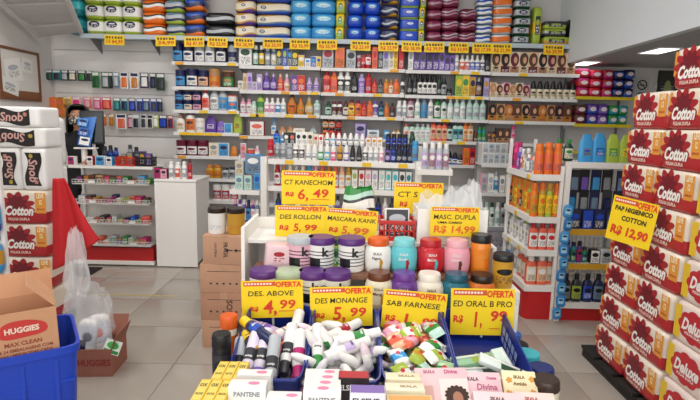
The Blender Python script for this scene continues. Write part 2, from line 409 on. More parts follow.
# ribbed sloping underside of the steps over the left corner
def soffit():
    a, b, c, d = Vector((-3.80, 6.32, 2.56)), Vector((-3.29, 6.32, 2.62)), Vector((-2.98, 5.35, 2.98)), Vector((-3.80, 5.35, 2.96))
    root = struct(ob('trim_2', None, None)); 
    up = (b - a).cross(d - a).normalized()
    if up.z < 0: up = -up
    n = 5
    for k in range(n):
        p0, p1 = a + (d - a) * (k / n), b + (c - b) * (k / n); q0, q1 = a + (d - a) * ((k + .92) / n), b + (c - b) * ((k + .92) / n)
        drop = Vector((0, 0, .02 * (k % 2)))
        low = [p0, p1, q1, q0]; v = [x + drop for x in low] + [x + up * .06 + drop for x in low]
        ob('panel', pyd('panel', v, [(0, 1, 2, 3), (7, 6, 5, 4), (0, 4, 5, 1), (1, 5, 6, 2), (2, 6, 7, 3), (3, 7, 4, 0)]), mat('C2BEBB', .6), root)
    for e0, e1 in ((a, d), (b, c)):
        ob('edge_beam', tube('edge_beam', [e0, e1], .03, 4), mat('CFCBC8', .6), root)
soffit()
# slatwall behind the till, one board after the other
zz = .55
k = 0
while zz < 2.6:
    ob('slat_board', box(1.62, .018, .262, .002), mat('E8E5E1', .5), wall_back, (-3.08, YB - .012, zz)); zz += .275
# ---- notice board on the left wall
nb = thing('notice_board', 'wood framed notice board with pinned papers on left wall', 'notice board', (XL + .002, 6.09, 1.80), (0, 0, R(90)))
ob('panel', bars('panel', [(-.34, .34, -.012, 0, .02, .55)]), mat('E2DFD8', .7), nb)
ob('frame', bars('frame', [(-.37, .37, -.025, 0, .55, .58), (-.37, .37, -.025, 0, -.01, .02), (-.37, -.34, -.025, 0, .02, .55), (.34, .37, -.025, 0, .02, .55)]), mat('7A4A2C', .5, 0, 1, 0, .15, 20), nb)
ob('cork', bars('cork', [(-.34, .34, -.014, -.012, .02, .10)]), mat('8A5A38', .8, 0, 1, 0, .2, 60), nb)
for i, (px, pz, rr, w, h) in enumerate([(-.1, .2, -.18, .3, .26), (-.22, .06, .2, .3, .16), (.12, .32, .1, .2, .17)]):
    p = ob('paper', plate(w, h, .001), mat('EFEDE8', .7), nb, (px, -.016 - .002 * i, pz), (0, rr, 0))
    ob('writing', plate(w * .8, h * .7, .0004), printed('EFEDE8', 'grey' if i != 1 else 'charcoal', 'silver', .7, 6), p, (0, -.0008, h * .15))
# ---- no smoking sign and poster on the back wall
ns = thing('no_smoking_sign', 'white no smoking sign on the back wall at right', 'sign', (3.79, YB - .002, 2.06))
ob('card', plate(.19, .23, .004), mat('CFCFCB', .5), ns, (0, -.004, 0))
def ring(r0, r1, n=28):
    v, f = [], []
    for k in range(n):
        c, s = math.cos(2*math.pi*k/n), math.sin(2*math.pi*k/n); v += [(r0*c, 0, r0*s), (r1*c, 0, r1*s)]
    for k in range(n): f.append((2*k, 2*k+1, (2*k+3) % (2*n), (2*k+2) % (2*n)))
    return pyd('ring', v, f)
ob('prohibition_ring', ring(.05, .066), mat('2A2426', .5), ns, (0, -.0055, .13))
ob('prohibition_bar', bars('bar', [(-.062, .062, -.0004, 0, -.006, .006)]), mat('2A2426', .5), ns, (0, -.0055, .13), (0, R(45), 0))
ob('cigarette', bars('cig', [(-.042, .03, -.0003, 0, -.008, .006), (.034, .042, -.0003, 0, -.008, .006)]), mat('black', .5), ns, (0, -.005, .13))
ob('caption', bars('caption', [(-.07, .07, -.0004, 0, .012, .022), (-.05, .05, -.0004, 0, .03, .037)]), mat('charcoal', .5), ns, (0, -.0045, 0))
sw = thing('light_switch', 'small pale switch plate beside the no smoking sign', 'switch', (3.97, YB - .002, 2.13))
ob('plate', box(.05, .008, .09, .002), mat('C8DAD4', .5), sw, (0, -.004, 0)); ob('rocker', box(.02, .006, .04, .001), mat('white', .4), sw, (0, -.009, .025))
po = thing('wall_poster', 'dark framed poster with green figure right of no smoking sign', 'poster', (4.12, YB - .002, 2.02))
ob('card', plate(.27, .36, .01), mat('33362F', .5), po, (0, -.01, 0)); ob('print', plate(.22, .3, .001), printed('3E4038', 'silver', 'A8B070', .5, 5, (.5, .4, .2, .28)), po, (0, -.0115, .03))

# ================================================================ wall shelving
SY = 6.40          # front edge of the wall shelves
def W(px): return (px - 352) * .01245      # image pixel x to metres along the back wall
BAYS = [(172, 239), (239, 320), (320, 404), (404, 489), (489, 577)]
BAYN = ['leftmost wall bay', 'second wall bay', 'middle wall bay', 'fourth wall bay', 'rightmost wall bay']
BAYL = ['white wall shelving bay holding the powder milk tins', 'white wall shelving bay holding baby bottles, second from left', 'white wall shelving bay holding red and orange shampoo, middle one', 'white wall shelving bay holding dark shampoo, fourth from left', 'white wall shelving bay holding hair dye cartons, rightmost']
SZ = [2.285, 1.985, 1.70, 1.425, 1.13, .845, .56, .26]
SN = ['first shelf', 'second shelf', 'third shelf', 'fourth shelf', 'fifth shelf', 'sixth shelf', 'seventh shelf', 'bottom shelf']
BDZ = [.028, 0, -.006, -.012, -.018]
SHM = mat('E4E2E0', .4); UPM = mat('8C8E90', .5, .3)
TAGM = [mat('F0C419', .5), mat('E9A32B', .5)]
TAGS = {(0,0): [180, 232], (0,1): [], (0,2): [203, 232], (0,3): [182, 190, 199, 208, 217], (0,4): [180], (1,0): [279, 293], (1,1): [285, 303, 314], (1,2): [254, 260, 289, 312], (1,3): [243],
        (2,0): [393], (2,1): [339, 377], (2,2): [351, 391], (3,0): [453, 473], (3,1): [450, 458, 466, 478], (3,2): [446], (3,3): [443, 463], (4,0): [521], (4,1): [516], (4,2): [520]}
for b, (p0, p1) in enumerate(BAYS):
    t = thing('shelving_bay', BAYL[b], 'shelving', (W((p0 + p1) / 2), YB, 0), group='wall shelving bays')
    hw = (W(p1) - W(p0)) / 2
    ob('back_panel', bars('back_panel', [(-hw, hw, -.03, -.012, .1, 2.6)]), mat('CFCBC9', .6), t)
    for s in ((-1, 1) if b == 4 else (-1,)):
        ob('upright', bars('upright', [(s*hw - .012, s*hw + .012, -.05, -.03, .05, 2.6)]), UPM, t)
    for i, z in enumerate(SZ):
        sh = ob('shelf', bars('shelf', [(-hw + .004, hw - .004, SY - YB, -.03, -.018, 0), (-hw + .004, hw - .004, SY - YB - .004, SY - YB, -.038, .003)]), SHM, t, (0, 0, z + BDZ[b]))
        for s in (-1, 1):
            ob('bracket', pyd('bracket', [(s*(hw-.02), -.04, -.02), (s*(hw-.02), -.04, -.1), (s*(hw-.02), -.3, -.02), (s*(hw-.024), -.04, -.02), (s*(hw-.024), -.04, -.1), (s*(hw-.024), -.3, -.02)], [(0,1,2), (5,4,3), (0,3,4,1), (1,4,5,2), (2,5,3,0)]), SHM, sh)
        for q in TAGS.get((b, i), []):
            ob('price_tag', plate(.105, .034, .002), TAGM[0 if q % 3 else 1], sh, (W(q) - W((p0 + p1) / 2), SY - YB - .0065, -.037))
# the long top shelf
tsh = thing('top_shelf', 'long white top shelf carrying the diaper packs', 'shelf', (0, YB, 2.615))
ob('board', bars('board', [(W(84), W(568), SY - YB - .02, 0, -.02, 0), (W(84), W(568), SY - YB - .025, SY - YB - .02, -.05, .004)]), mat('B9C4CB', .45), tsh)
for q in (90, 150, 200, 239, 320, 404, 489, 560):
    x = W(q); ob('bracket', pyd('bracket', [(x, -.01, -.02), (x, -.01, -.2), (x, -.36, -.02), (x + .006, -.01, -.02), (x + .006, -.01, -.2), (x + .006, -.36, -.02)], [(0,1,2), (5,4,3), (0,3,4,1), (1,4,5,2), (2,5,3,0)]), UPM, tsh)
WORDS_K = {'tin': 'tin', 'bottle': 'shampoo bottle', 'square': 'lotion bottle', 'slim': 'slim bottle', 'drop': 'rounded bottle', 'aerosol': 'spray can', 'rollon': 'roll-on', 'tube': 'tube', 'jar': 'jar', 'tub': 'tub', 'carton': 'carton', 'dye': 'hair dye carton', 'pouch': 'pouch'}
def describe(kind, body, label):
    if body == label: return '%s %s' % (cw(body), WORDS_K[kind])
    return '%s %s with %s label' % (cw(body), WORDS_K[kind], cw(label))
KW, KH = 1.08, 1.24
def row(spec, z, place, y=SY + .02, conv=W, u=.01245, cat=None):
    for ln in spec.strip().split('\n'):
        for it in ln.split(';'):
            a = it.split()
            if len(a) < 6: continue
            kind, px, w, h, body, label = a[0], float(a[1]), float(a[2]) * u * KW, min(float(a[3]) * u * KH, .268), a[4], a[5]
            cap = a[6] if len(a) > 6 else 'white'
            zo = float(a[7]) * u if len(a) > 7 else 0
            dd = None
            if kind in ('tin', 'tub', 'jar', 'aerosol', 'rollon'): dd = None
            o = product(kind, w, h, body, label, cap)
            dep = {'carton': min(w, .07) / 2, 'dye': min(w, .07) / 2}.get(kind, w / 2)
            o.location = (conv(px), y + dep, z + zo)
            o.rotation_euler = (0, 0, R(rnd.uniform(-5, 5)))
            enqueue(o, describe(kind, body, label), cat or NAMES[kind][1], place)
ROWS = {
(0,0): "tin 177 9.6 14.5 navy sky navy; tin 187.5 9.8 14.5 navy white navy; tin 198.5 9.6 15 silver white navy; tin 209 9.6 15 silver white navy; tin 220 9.6 14.6 navy white navy; tin 231.5 9.6 14.6 silver navy navy",
(0,1): "tin 179 10 13.5 navy sky navy; tin 190.5 11 14.5 navy white navy; tin 202 10.4 13.5 navy peach navy; tin 213 11 14.5 tan orange gold; tin 227 11.5 13.5 brown green tan",
(0,2): """tin 177 8.5 7.6 navy sky navy; tin 186 8.5 7.6 navy cream navy; tin 195 8.5 7.6 navy pink navy; bottle 204 7 19 white coral red; slim 213 8 18.5 silver white grey; slim 221.5 8 18.5 silver sky grey; tin 231 9.5 12.5 white sky coral""",
(0,3): "bottle 178 8 14 white cream tan; slim 188 8.5 20 white orange brown; tub 197.5 9 11.5 cream white white; pouch 208.5 11 13.5 purple lilac navy; pouch 219 8 9.5 violet lavender navy; carton 227 7 8 white sky sky; pouch 236 8.5 16.5 lime gold green",
(0,4): "tin 178 10.5 12.5 maroon white maroon; tin 189 10.5 12.5 maroon white maroon; tin 200 10.5 12.5 maroon white maroon; carton 212 9 11 beige cream grey; carton 222 10 11 white sky navy; pouch 232 6.5 8.5 amber orange gold",
(0,5): "jar 207 8 11 gold amber amber; jar 215 8 11 gold amber amber; jar 223 6.5 9 silver grey charcoal; jar 230 6.5 9.5 silver grey charcoal; jar 236 6 9 grey silver charcoal",
(0,6): "tin 214 8.5 14 white crimson silver; tin 223 8.5 14 white crimson silver; tin 232 8.5 14 white crimson silver",
(1,0): """carton 245 12.5 16 grey white darkgreen; slim 255 5 16 darkgreen mint white; slim 261 5 16 charcoal yellow white; slim 267 5 15 steel silver white; slim 273 5 14.5 steel cream white; carton 278.5 5 15 lime navy yellow; carton 284 4.5 15 navy blue lime; carton 289 4 14 white navy sky; carton 294 6.5 13.5 gold darkgreen yellow; carton 300.5 6 9.5 blue yellow white; carton 307 5.5 7 blue white sky; carton 312.5 5 8.5 white blue sky; carton 318 4.6 8.5 white yellow blue""",
(1,1): """carton 240 4.5 7.5 white cream grey; carton 244.6 3.6 13.5 peach beige tan; carton 249.3 4.5 14 lavender lilac violet; carton 254 4 7 white lilac grey; carton 259 5 13 lilac lavender white; drop 265.5 8 15.5 purple violet lavender; drop 272.5 6.5 14 purple lavender lilac; drop 279.5 6.5 14 coral red peach; drop 286 6 14 pink peach white; carton 294 6 12.5 violet purple pink; carton 300.5 7 12.8 coral red orange; drop 308.5 7 11.6 lilac purple lilac; drop 315.5 7 11.6 lilac purple lilac""",
(1,2): """slim 242 5 12 pink white mauve; slim 248 5 12 pink white mauve; slim 253 4.5 10 mint white mint; bottle 259.5 7.5 17 lime green green; bottle 266 5.5 13 white pink white; bottle 271.5 5.5 13 white pink white; bottle 277 5.5 13 white sky white; bottle 282.5 5.5 13 white silver white; drop 291 9.5 18.5 amber orange brown; drop 300 7.5 14 amber gold orange; drop 308.5 8.5 14.5 gold beige beige; square 316.5 6 12 mint silver mint""",
(1,3): "carton 256 14 12 crimson white coral; bottle 273 5 15 steel white sky; jar 282 7 8 tan peach tan; jar 290 7 8 tan beige tan; carton 299 11 7 cream white beige; bottle 313 6 9 silver mint grey",
(1,4): "carton 242 5 13 white pink coral; tin 249.5 7 8.5 coral red white; bottle 256 5 11 pink white white",
(2,0): """carton 327 11 17 maroon silver crimson; carton 338.5 9.5 16.5 charcoal orange coral; carton 350 9.5 15.5 black silver charcoal; tube 357.5 4 11 silver crimson crimson; tube 362 4.5 11 crimson red red; tube 367 5.5 11.5 crimson white red; carton 373.3 5 17.5 orange coral red; carton 379 5 16 navy charcoal steel; carton 384.5 5.5 16 lavender silver violet; carton 389.8 4.6 16.5 white cream grey; carton 394 4 17 gold yellow amber; carton 399.5 5 17 crimson red red""",
(2,1): """square 326 7 17 coral red crimson; square 333.3 6.5 16.5 orange coral coral; square 340 6 17 white black white; square 346.8 6 17 white black white; bottle 353.8 6.5 17 black charcoal black; square 361 6 15.5 lavender violet lavender; square 367.8 6 16.5 red crimson red; bottle 374 5 12 red coral red; bottle 380 5 12 charcoal grey charcoal; square 385.8 5 12 amber orange gold; bottle 390.5 4 11.5 amber white gold; square 395.8 5.5 12 coral orange orange; bottle 402 4.5 12.5 white black charcoal""",
(2,2): """bottle 328 6 12 darkgreen mint darkgreen; slim 334 5 12 white brown maroon; slim 339.5 5 12 white brown maroon; bottle 345.5 5 12.5 brown white maroon; square 351.5 6 13.5 amber yellow maroon; square 358 6 13 coral orange maroon; bottle 364 5 12.5 red coral red; square 370 5.5 12.5 coral orange orange; square 375.6 5 12.5 white purple violet; bottle 381.5 5.5 13 navy teal navy; bottle 387 4.6 11.5 amber orange orange; bottle 392.6 4.6 11.5 maroon charcoal black; slim 399.5 5 13.5 white silver white""",
(2,3): "jar 325.5 6 8 coral amber black; jar 332 6 8 red coral black; jar 339 6 7.5 crimson red black; carton 361 10.5 12.5 purple lavender navy; carton 374 12 7.5 sky white steel; carton 388 6 7.5 steel sky white; bottle 395 4.5 8 cream beige gold; bottle 399.5 4.5 8 cream beige gold",
(3,0): """carton 409.3 4.6 17 silver white grey; carton 415 6 16 navy purple charcoal; carton 421.3 6 16 navy purple charcoal; carton 427.6 6 16 navy purple charcoal; carton 434 6 16 navy purple charcoal; carton 440.2 6 16 navy violet charcoal; carton 445.5 4.6 13 navy purple charcoal; carton 450.3 4.6 13 navy violet charcoal; slim 455 4.4 13 white silver white; bottle 460.6 5 13 white coral white; bottle 465.6 5 13 white red white; bottle 470.6 5 13 white blue white; bottle 475.6 5 13 white blue white; bottle 480.8 5 13 white navy white; square 485.8 4 13.5 black charcoal black""",
(3,1): """bottle 409.3 5.2 17 black charcoal black; bottle 414.6 5.2 17 black charcoal black; slim 419.6 4.6 16.5 black white black; slim 424.4 4.6 16.5 black white black; slim 429.2 4.6 16.5 black white black; slim 434 4.6 16.5 black white black; slim 438.6 4.4 16 darkgreen charcoal black; slim 443.5 4.8 14 black silver charcoal; jar 449 6 6 black charcoal black; carton 458 7 17 green lime yellow; carton 465 7 17 lime yellow green; carton 471.8 6 16 blue gold navy; bottle 478.5 5.4 15 navy tan silver; carton 485.3 5.4 15.5 charcoal lavender gold""",
(3,2): """slim 404.8 4.6 14 white silver white; slim 411 6 17.5 mauve white burgundy; bottle 418 5.4 17.5 white mint white; slim 424.6 5.8 17.5 steel sky steel; bottle 431.2 5.4 17.5 white silver white; slim 438 5.8 17.5 green white darkgreen; bottle 444.6 5.4 17.5 mint white darkgreen; bottle 451 5.4 17 mint white white; bottle 457.6 6 18 mint silver white; slim 463.5 5 17.5 mint white silver; bottle 470.4 6 18.5 mint silver mint; bottle 477 6 18.5 mint silver mint; bottle 483.8 6 18.5 mint silver mint""",
(3,3): """square 407.5 5.2 13.5 mint white coral; square 413.2 5.2 13.5 mint white charcoal; square 418.8 5.2 13.5 mint white silver; square 424.3 5.2 13.5 mint white silver; square 429.6 5.2 13.5 mint white silver; square 435 5.2 16.5 coral peach crimson; square 440.6 5.2 16 coral peach charcoal; square 446.2 5.2 16 coral peach crimson; square 451.8 5.2 15.5 charcoal mint black; square 457.2 5.2 15.5 mint teal charcoal; square 462.4 5.2 15.5 mint teal charcoal; square 467.6 5 16 orange peach amber; square 472.6 5 16 tan cream amber; slim 478 3.6 9 maroon brown brown; slim 482 4.6 12 teal green green; slim 486.4 4.2 12 teal green green""",
(3,4): """rollon 446.5 6 11 navy white black; rollon 452.6 6.4 11 blue white black; rollon 458.6 6 10 blue white black; rollon 463.8 5.4 8.5 navy white charcoal; carton 469.5 6 14 coral orange amber; carton 475.5 6 14 crimson red maroon; slim 482 4 12 silver grey grey""",
(4,3): "slim 492 3.6 9 tan brown brown; slim 496.4 3.6 9 amber tan black; dye 502 7 12 charcoal tan brown; dye 509 7 12 charcoal tan brown; slim 516 4.4 14 mauve pink hotpink",
}
r = []
for k in range(9): r.append('dye %.1f 8.6 16.5 %s %s %s' % (493.5 + k * 9.3, ['beige', 'peach', 'cream'][k % 3], ['beige', 'maroon', 'tan'][k % 3], ['brown', 'black', 'maroon', 'brown'][k % 4]))
ROWS[(4, 0)] = ';'.join(r)
r = []
for k in range(6): r.append('dye %.1f 6.4 %.1f %s %s %s' % (492.5 + k * 6.6, 10.5 if k % 2 else 12, ['peach', 'cream', 'pink'][k % 3], 'beige', ['tan', 'brown', 'maroon'][k % 3]))
for k in range(7): r.append('rollon %.1f 6.2 14 cream beige black' % (533.5 + k * 6.6))
ROWS[(4, 1)] = ';'.join(r)
r = []
for k in range(10): r.append('dye %.1f 8 %.1f %s %s %s' % (493 + k * 8.4, 13.5, ['brown', 'tan', 'maroon'][k % 3], ['amber', 'gold', 'tan'][k % 3], ['black', 'brown', 'amber', 'brown'][k % 4]))
ROWS[(4, 2)] = ';'.join(r)
for (b, i), spec in ROWS.items():
    row(spec, SZ[i] + BDZ[b], 'on %s, %s' % (SN[i], BAYN[b]))
row("tin 177 8.5 7.4 navy sky navy; tin 186 8.5 7.4 navy cream navy; tin 195 8.5 7.4 navy pink navy", SZ[2] + BDZ[0] + 7.6 * .01245 * KH, 'stacked on top, third shelf, leftmost wall bay')
row("jar 325.5 6 7 amber cream black; jar 332 6 7 coral cream black; jar 339 6 6.5 crimson coral black", SZ[3] + BDZ[2] + 8.02 * .01245 * KH, 'stacked on top, fourth shelf, middle wall bay')

# ---- diaper packs on the top shelf: columns of soft packs
def column(px, w, h, n, stops, word, spot, art=None, wave=0.0, p=5.0, lean=0.0, d=.26):
    ww, hh = round(w * .01245, 3), round(h * .01245, 3)
    for k in range(n):
        o = ob('diaper_pack', pillow(ww, d, hh, p), banded(stops, 2, .3, wave), None, (W(px) + rnd.uniform(-.008, .008), SY + .0 + d / 2 + rnd.uniform(0, .02), 2.617 + k * hh * .985), (0, 0, R(rnd.uniform(-3, 3) + lean)))
        if art:
            ob('emblem', disc(round(ww * art[1], 3), round(hh * art[2], 3)), printed(art[0], art[3], art[3], .35, 3, (.5, .62, .3, .1)), o, (ww * art[4], -d / 2 - .001, hh * art[5]))
        lay = ['bottom', 'second', 'third', 'fourth', 'fifth', 'sixth'][k] if k else 'bottom'
        tag(o, '%s, %s in its column%s on top shelf' % (word, lay + (' one' if k == 0 else ' up'), spot), 'diaper pack', 'diaper packs on the top shelf')
column(77, 14, 17, 3, [(0, 'teal'), (.4, 'turquoise'), (.8, 'teal')], 'teal diaper pack', ' at far left')
for q, a in ((96.5, ' left'), (114.5, ' middle'), (132.5, ' right')):
    column(q, 17.5, 14.5, 3, [(0, 'lime'), (.22, 'white'), (.85, 'lime')], 'white and lime diaper pack', ',' + a + ' of three,', ('navy', .30, .22, 'white', 0, .66))
column(154.5, 22, 11.5, 4, [(0, 'orange'), (.4, 'white'), (.62, 'charcoal'), (.75, 'orange')], 'orange diaper pack with white band', '', None, .08)
column(176, 19, 11.5, 4, [(0, 'lime'), (.25, 'navy'), (.45, 'silver'), (.75, 'steel')], 'grey-blue and lime diaper pack', '', None, .05)
column(195.5, 19, 12.5, 4, [(0, 'orange'), (.3, 'navy'), (.6, 'blue'), (.85, 'navy')], 'navy diaper pack with orange base', '', None, .08)
column(220, 28, 12, 2, [(0, 'black'), (.35, 'silver'), (.6, 'black')], 'black diaper pack with white stripe', '', None, .06)
column(245, 20.5, 12, 4, [(0, 'purple'), (.2, 'gold'), (.32, 'cream'), (.85, 'gold')], 'cream diaper pack with purple base', '', ('navy', .1, .12, 'white', -.05, .6), .1)
column(272.5, 34, 11.5, 4, [(0, 'blue'), (.22, 'steel'), (.34, 'cream'), (.85, 'gold')], 'wide cream diaper pack with blue base', '', ('navy', .08, .16, 'white', -.28, .55), .06)
column(300, 20, 12.5, 4, [(0, 'sky'), (.35, 'sky'), (.7, '4FB0E0')], 'sky blue diaper pack', ', narrow column', ('8CD0EC', .3, .2, 'white', 0, .6))
column(322, 24, 12.5, 4, [(0, 'sky'), (.35, '2E8ED0'), (.7, 'sky')], 'wide sky blue diaper pack', '', ('8CD0EC', .3, .2, 'white', 0, .6))
column(338.8, 8.5, 12.5, 4, [(0, 'lime'), (.5, 'yellow')], 'narrow lime diaper pack', ' beside sky blue packs', ('green', .25, .3, 'white', 0, .5), 0, 8)
column(353, 16.5, 12.5, 4, [(0, 'royal'), (.7, '2C63DC')], 'royal blue diaper pack', ', first round column', ('sky', .26, .16, 'white', 0, .62), 0, 3.4)
column(370, 16.5, 12.5, 4, [(0, 'royal'), (.7, '2C63DC')], 'royal blue diaper pack', ', second round column', ('sky', .26, .16, 'white', 0, .62), 0, 3.4)
column(387, 17, 11.8, 4, [(0, 'gold'), (.14, 'navy'), (.4, 'silver'), (.55, 'navy')], 'navy diaper pack with white swoosh', '', None, .1)
column(406.5, 19, 11, 5, [(0, 'lime'), (.1, 'royal'), (.9, 'lime')], 'royal blue diaper pack with lime edges', '', ('white', .16, .1, 'sky', 0, .55), 0, 8)
column(418.8, 5.5, 11, 5, [(0, 'lime'), (.5, 'yellow')], 'slim lime diaper pack', ' beside blue packs', ('navy', .3, .3, 'white', 0, .5), 0, 9)
column(430.5, 14, 10.5, 5, [(0, 'maroon'), (.42, 'mauve'), (.6, 'burgundy')], 'burgundy diaper pack with pale stripe', ', left column', None, .05)
column(446.5, 17, 11.2, 5, [(0, 'maroon'), (.34, 'mauve'), (.46, 'burgundy'), (.6, 'silver'), (.7, 'burgundy')], 'burgundy diaper pack with two stripes', ', middle column', None, .1, 5, 3)
column(463.5, 16, 11, 3, [(0, 'maroon'), (.36, 'mauve'), (.48, 'burgundy'), (.64, 'silver'), (.72, 'maroon')], 'maroon diaper pack with two stripes', ', right column', None, .1, 5, 4)
column(480, 15.5, 8.8, 6, [(0, 'steel'), (.2, 'white'), (.45, 'blue'), (.7, 'white'), (.9, 'steel')], 'white and blue wipes pack', '', None, .08)
column(498, 19, 8.8, 6, [(0, 'silver'), (.2, 'orange'), (.75, 'white')], 'orange wipes pack', '', None, .05)
column(517, 15, 8.6, 6, [(0, 'darkgreen'), (.2, 'silver'), (.8, 'darkgreen')], 'grey-green wipes pack with navy label', '', ('navy', .28, .26, 'white', 0, .5), 0, 9)
for k, (px, w, h, z, st, word) in enumerate([(532, 7.5, 36, 0, [(0, 'lime'), (.3, 'yellow'), (.6, 'lime')], 'tall lime tube pack standing upright on top shelf'), (552, 25, 8, 0, [(0, 'gold'), (.5, 'lime')], 'olive pack, lowest of the pile at right end of top shelf'),
     (550, 22, 7, 8.1, [(0, 'charcoal'), (.4, 'silver'), (.7, 'lime')], 'black and lime pack, middle of pile at right end of top shelf'), (550, 22, 7.5, 15.2, [(0, 'lime'), (.5, 'charcoal')], 'lime and black pack, top of pile at right end of top shelf'), (565.5, 4, 25, 0, [(0, 'lime'), (.3, 'black')], 'black upright pack at right end of top shelf')]):
    o = ob('wipes_pack', pillow(round(w*.01245, 3), .22, round(h*.01245, 3), 9), banded(st, 2, .35), None, (W(px), SY + .13, 2.617 + z * .01245)); tag(o, word, 'pack', 'packs at the right end of the top shelf')
    ob('front_print', plate(round(w*.0075, 3), round(h*.006, 3)), printed('charcoal', 'white', 'lime', .4, 3), o, (0, -.1115, h*.0032))

# ---- yellow price cards on the front of the top shelf
def sign(name, label, cat, w, h, M, head, lines, group=None, strip=True):
    """hand-lettered yellow offer card. lines = [(text, size, x, z, colour, bold)], origin bottom centre"""
    o = at(tag(ob(name, bars('card', [(-w/2, w/2, 0, .003, 0, h)]), mat('F7D313', .55, 0, 1, 0, .02, 8)), label, cat, group), M)
    if strip:
        s = ob('header_strip', bars('strip', [(-w*.46, w*.06, -.0006, 0, h*.86, h*.97)]), mat('D9552F', .5), o)
        ob('header_lettering', bars('small_type', [(-w*.44 + w*.05*k, -w*.44 + w*.05*k + w*.035, -.0004, 0, h*.895, h*.94) for k in range(9)]), mat('F6E9D8', .5), s, (0, -.0008, 0))
        ob('offer_lettering', text('OFERTA', h * .19, h*.008, .05, 0, w*.42), mat('E2401E', .5), o, (w*.27, -.0012, h*.895))
    for s, size, x, z, c, bold, wd in lines:
        ob('lettering', text(s, size * h, bold * h, .08, 0, wd * w), mat(c, .6), o, (x * w, -.0012, z * h))
    return o
PRICES = [(118, '15 84,99'), (168, '34,99'), (196, 'R$ 87,99'), (219, 'R$ 25,99'), (245, 'R$ 26,99'), (273, 'R$ 33,99'), (299.5, 'R$ 36,99'), (326, 'R$ 55,99'), (359, 'R$ 23,99'), (386, 'R$ 23,99'), (409, 'R$ 58,99'), (431, 'R$ 39,99'), (455, 'R$ 33,99'), (478, 'R$ 17,99'), (497, 'R$ 21,99'), (548, 'R$ 29,99')]
for i, (q, pr) in enumerate(PRICES):
    w, h = .245, .12
    o = tag(ob('price_card', bars('card', [(-w/2, w/2, 0, .003, -h, 0)]), mat('F7CF14', .55, 0, 1, 0, .02, 8)), ('leftmost' if i == 0 else 'rightmost' if i == 15 else ordinal(i) + ' from left') + ' yellow price card hung on top shelf edge', 'price card', 'price cards on the top shelf')
    o.location = (W(q), SY - .032, 2.607); o.rotation_euler = (R(-4), R(rnd.uniform(-1.5, 1.5)), 0)
    ob('product_line', bars('line', [(-.1 + j * .035, -.1 + j * .035 + rnd.uniform(.018, .03), -.0005, 0, -.045, -.018) for j in range(6)]), mat('6A4A18', .6), o, (0, -.001, 0))
    ob('price_lettering', text(pr, .058, .002, .05, 0, .2), mat('D8581C', .6), o, (.005, -.0012, -.083))

# ---- right end of the back wall: yellow-edged shelves with bulk packs
t = thing('yellow_edge_shelving', 'shelves with yellow front edges under the low ceiling at right', 'shelving', (3.13, YB, 0))
for z in (2.0, 1.665, 1.33):
    ob('shelf', bars('shelf', [(-.36, .36, -.40, 0, -.02, 0)]), SHM, t, (0, 0, z)); ob('yellow_edge', bars('edge', [(-.36, .36, -.408, -.4, -.035, .004)]), mat('D9C21E', .5), t, (0, 0, z))
for s in (-.37, .36): ob('side_post', bars('post', [(s, s + .012, -.05, 0, .0, 2.36)]), UPM, t)
def packgrid(z, place, cols):
    for x, w, h, n, st, word in cols:
        for k in range(n):
            o = ob('bulk_pack', pillow(w, .28, h, 8), banded(st, 2, .35, .05), None, (x, SY - .01 + .15, z + .001 + k * h * .99), (0, 0, R(rnd.uniform(-2, 2))))
            ob('front_print', disc(round(w * .3, 3), round(h * .22, 3)), mat('E8D8DC', .4), o, (0, -.1415, h * .5))
            enqueue(o, word, 'pack', place + [' in bottom layer', ' in middle layer', ' in top layer'][k])
packgrid(2.0, 'on upper yellow-edged shelf', [(2.86, .15, .115, 3, [(0, 'crimson'), (.3, 'red'), (.7, 'magenta')], 'red bulk pack'), (3.015, .145, .11, 3, [(0, 'crimson'), (.4, 'hotpink'), (.7, 'red')], 'pink and red bulk pack'), (3.16, .13, .112, 3, [(0, 'magenta'), (.5, 'crimson')], 'magenta bulk pack'), (3.295, .13, .11, 3, [(0, 'navy'), (.5, 'blue'), (.8, 'navy')], 'navy bulk pack'), (3.425, .12, .115, 3, [(0, 'blue'), (.5, 'navy')], 'blue bulk pack')])
packgrid(1.665, 'on lower yellow-edged shelf', [(2.86, .14, .12, 2, [(0, 'maroon'), (.5, 'brown')], 'brown bulk pack'), (3.005, .13, .125, 2, [(0, 'blue'), (.5, 'purple')], 'blue and purple bulk pack'), (3.14, .125, .125, 2, [(0, 'violet'), (.5, 'purple')], 'violet bulk pack'), (3.27, .12, .12, 2, [(0, 'teal'), (.5, 'green')], 'green bulk pack'), (3.39, .115, .12, 2, [(0, 'green'), (.5, 'teal')], 'teal bulk pack')])

# ================================================================ till corner on the left
# ---- packs hanging on hooks on the slatwall
@cached
def bubble(w, h):
    return loft(((0, w*.5, .004, 3), (h*.06, w*.5, .016, 3), (h*.9, w*.46, .016, 3), (h, w*.4, .004, 3)), 12)
def hang(px, w, h, z, card, bub, place, n_word):
    ww, hh = w * .0128, h * .0128
    o = ob('blister_pack', plate(round(ww, 3), round(hh, 3), .002), mat(card, .45), None, ((px - 351.5) * .0132, YB - .14 + rnd.uniform(-.02, .02), z - hh), (0, 0, R(rnd.uniform(-8, 8))))
    ob('bubble', bubble(round(ww * .7, 3), round(hh * .62, 3)), mat(bub, .25), o, (0, -.004, hh * .08))
    ob('header_print', plate(round(ww * .8, 3), round(hh * .18, 3), .0006), mat('white' if card not in ('white', 'cream') else 'navy', .5), o, (0, -.001, hh * .77))
    ob('peg_hook', tube('peg', [(0, 0, 0), (0, -.2, 0), (0, -.21, .015)], .0025, 5), mat('silver', .3, .8), wall_back, ((px - 351.5) * .0132, YB - .02, z - hh * .06))
    enqueue(o, n_word, 'blister pack', place)
H1 = 'hanging in top row on slatwall'; H2 = 'hanging in middle row on slatwall'; H3 = 'hanging in bottom row on slatwall'
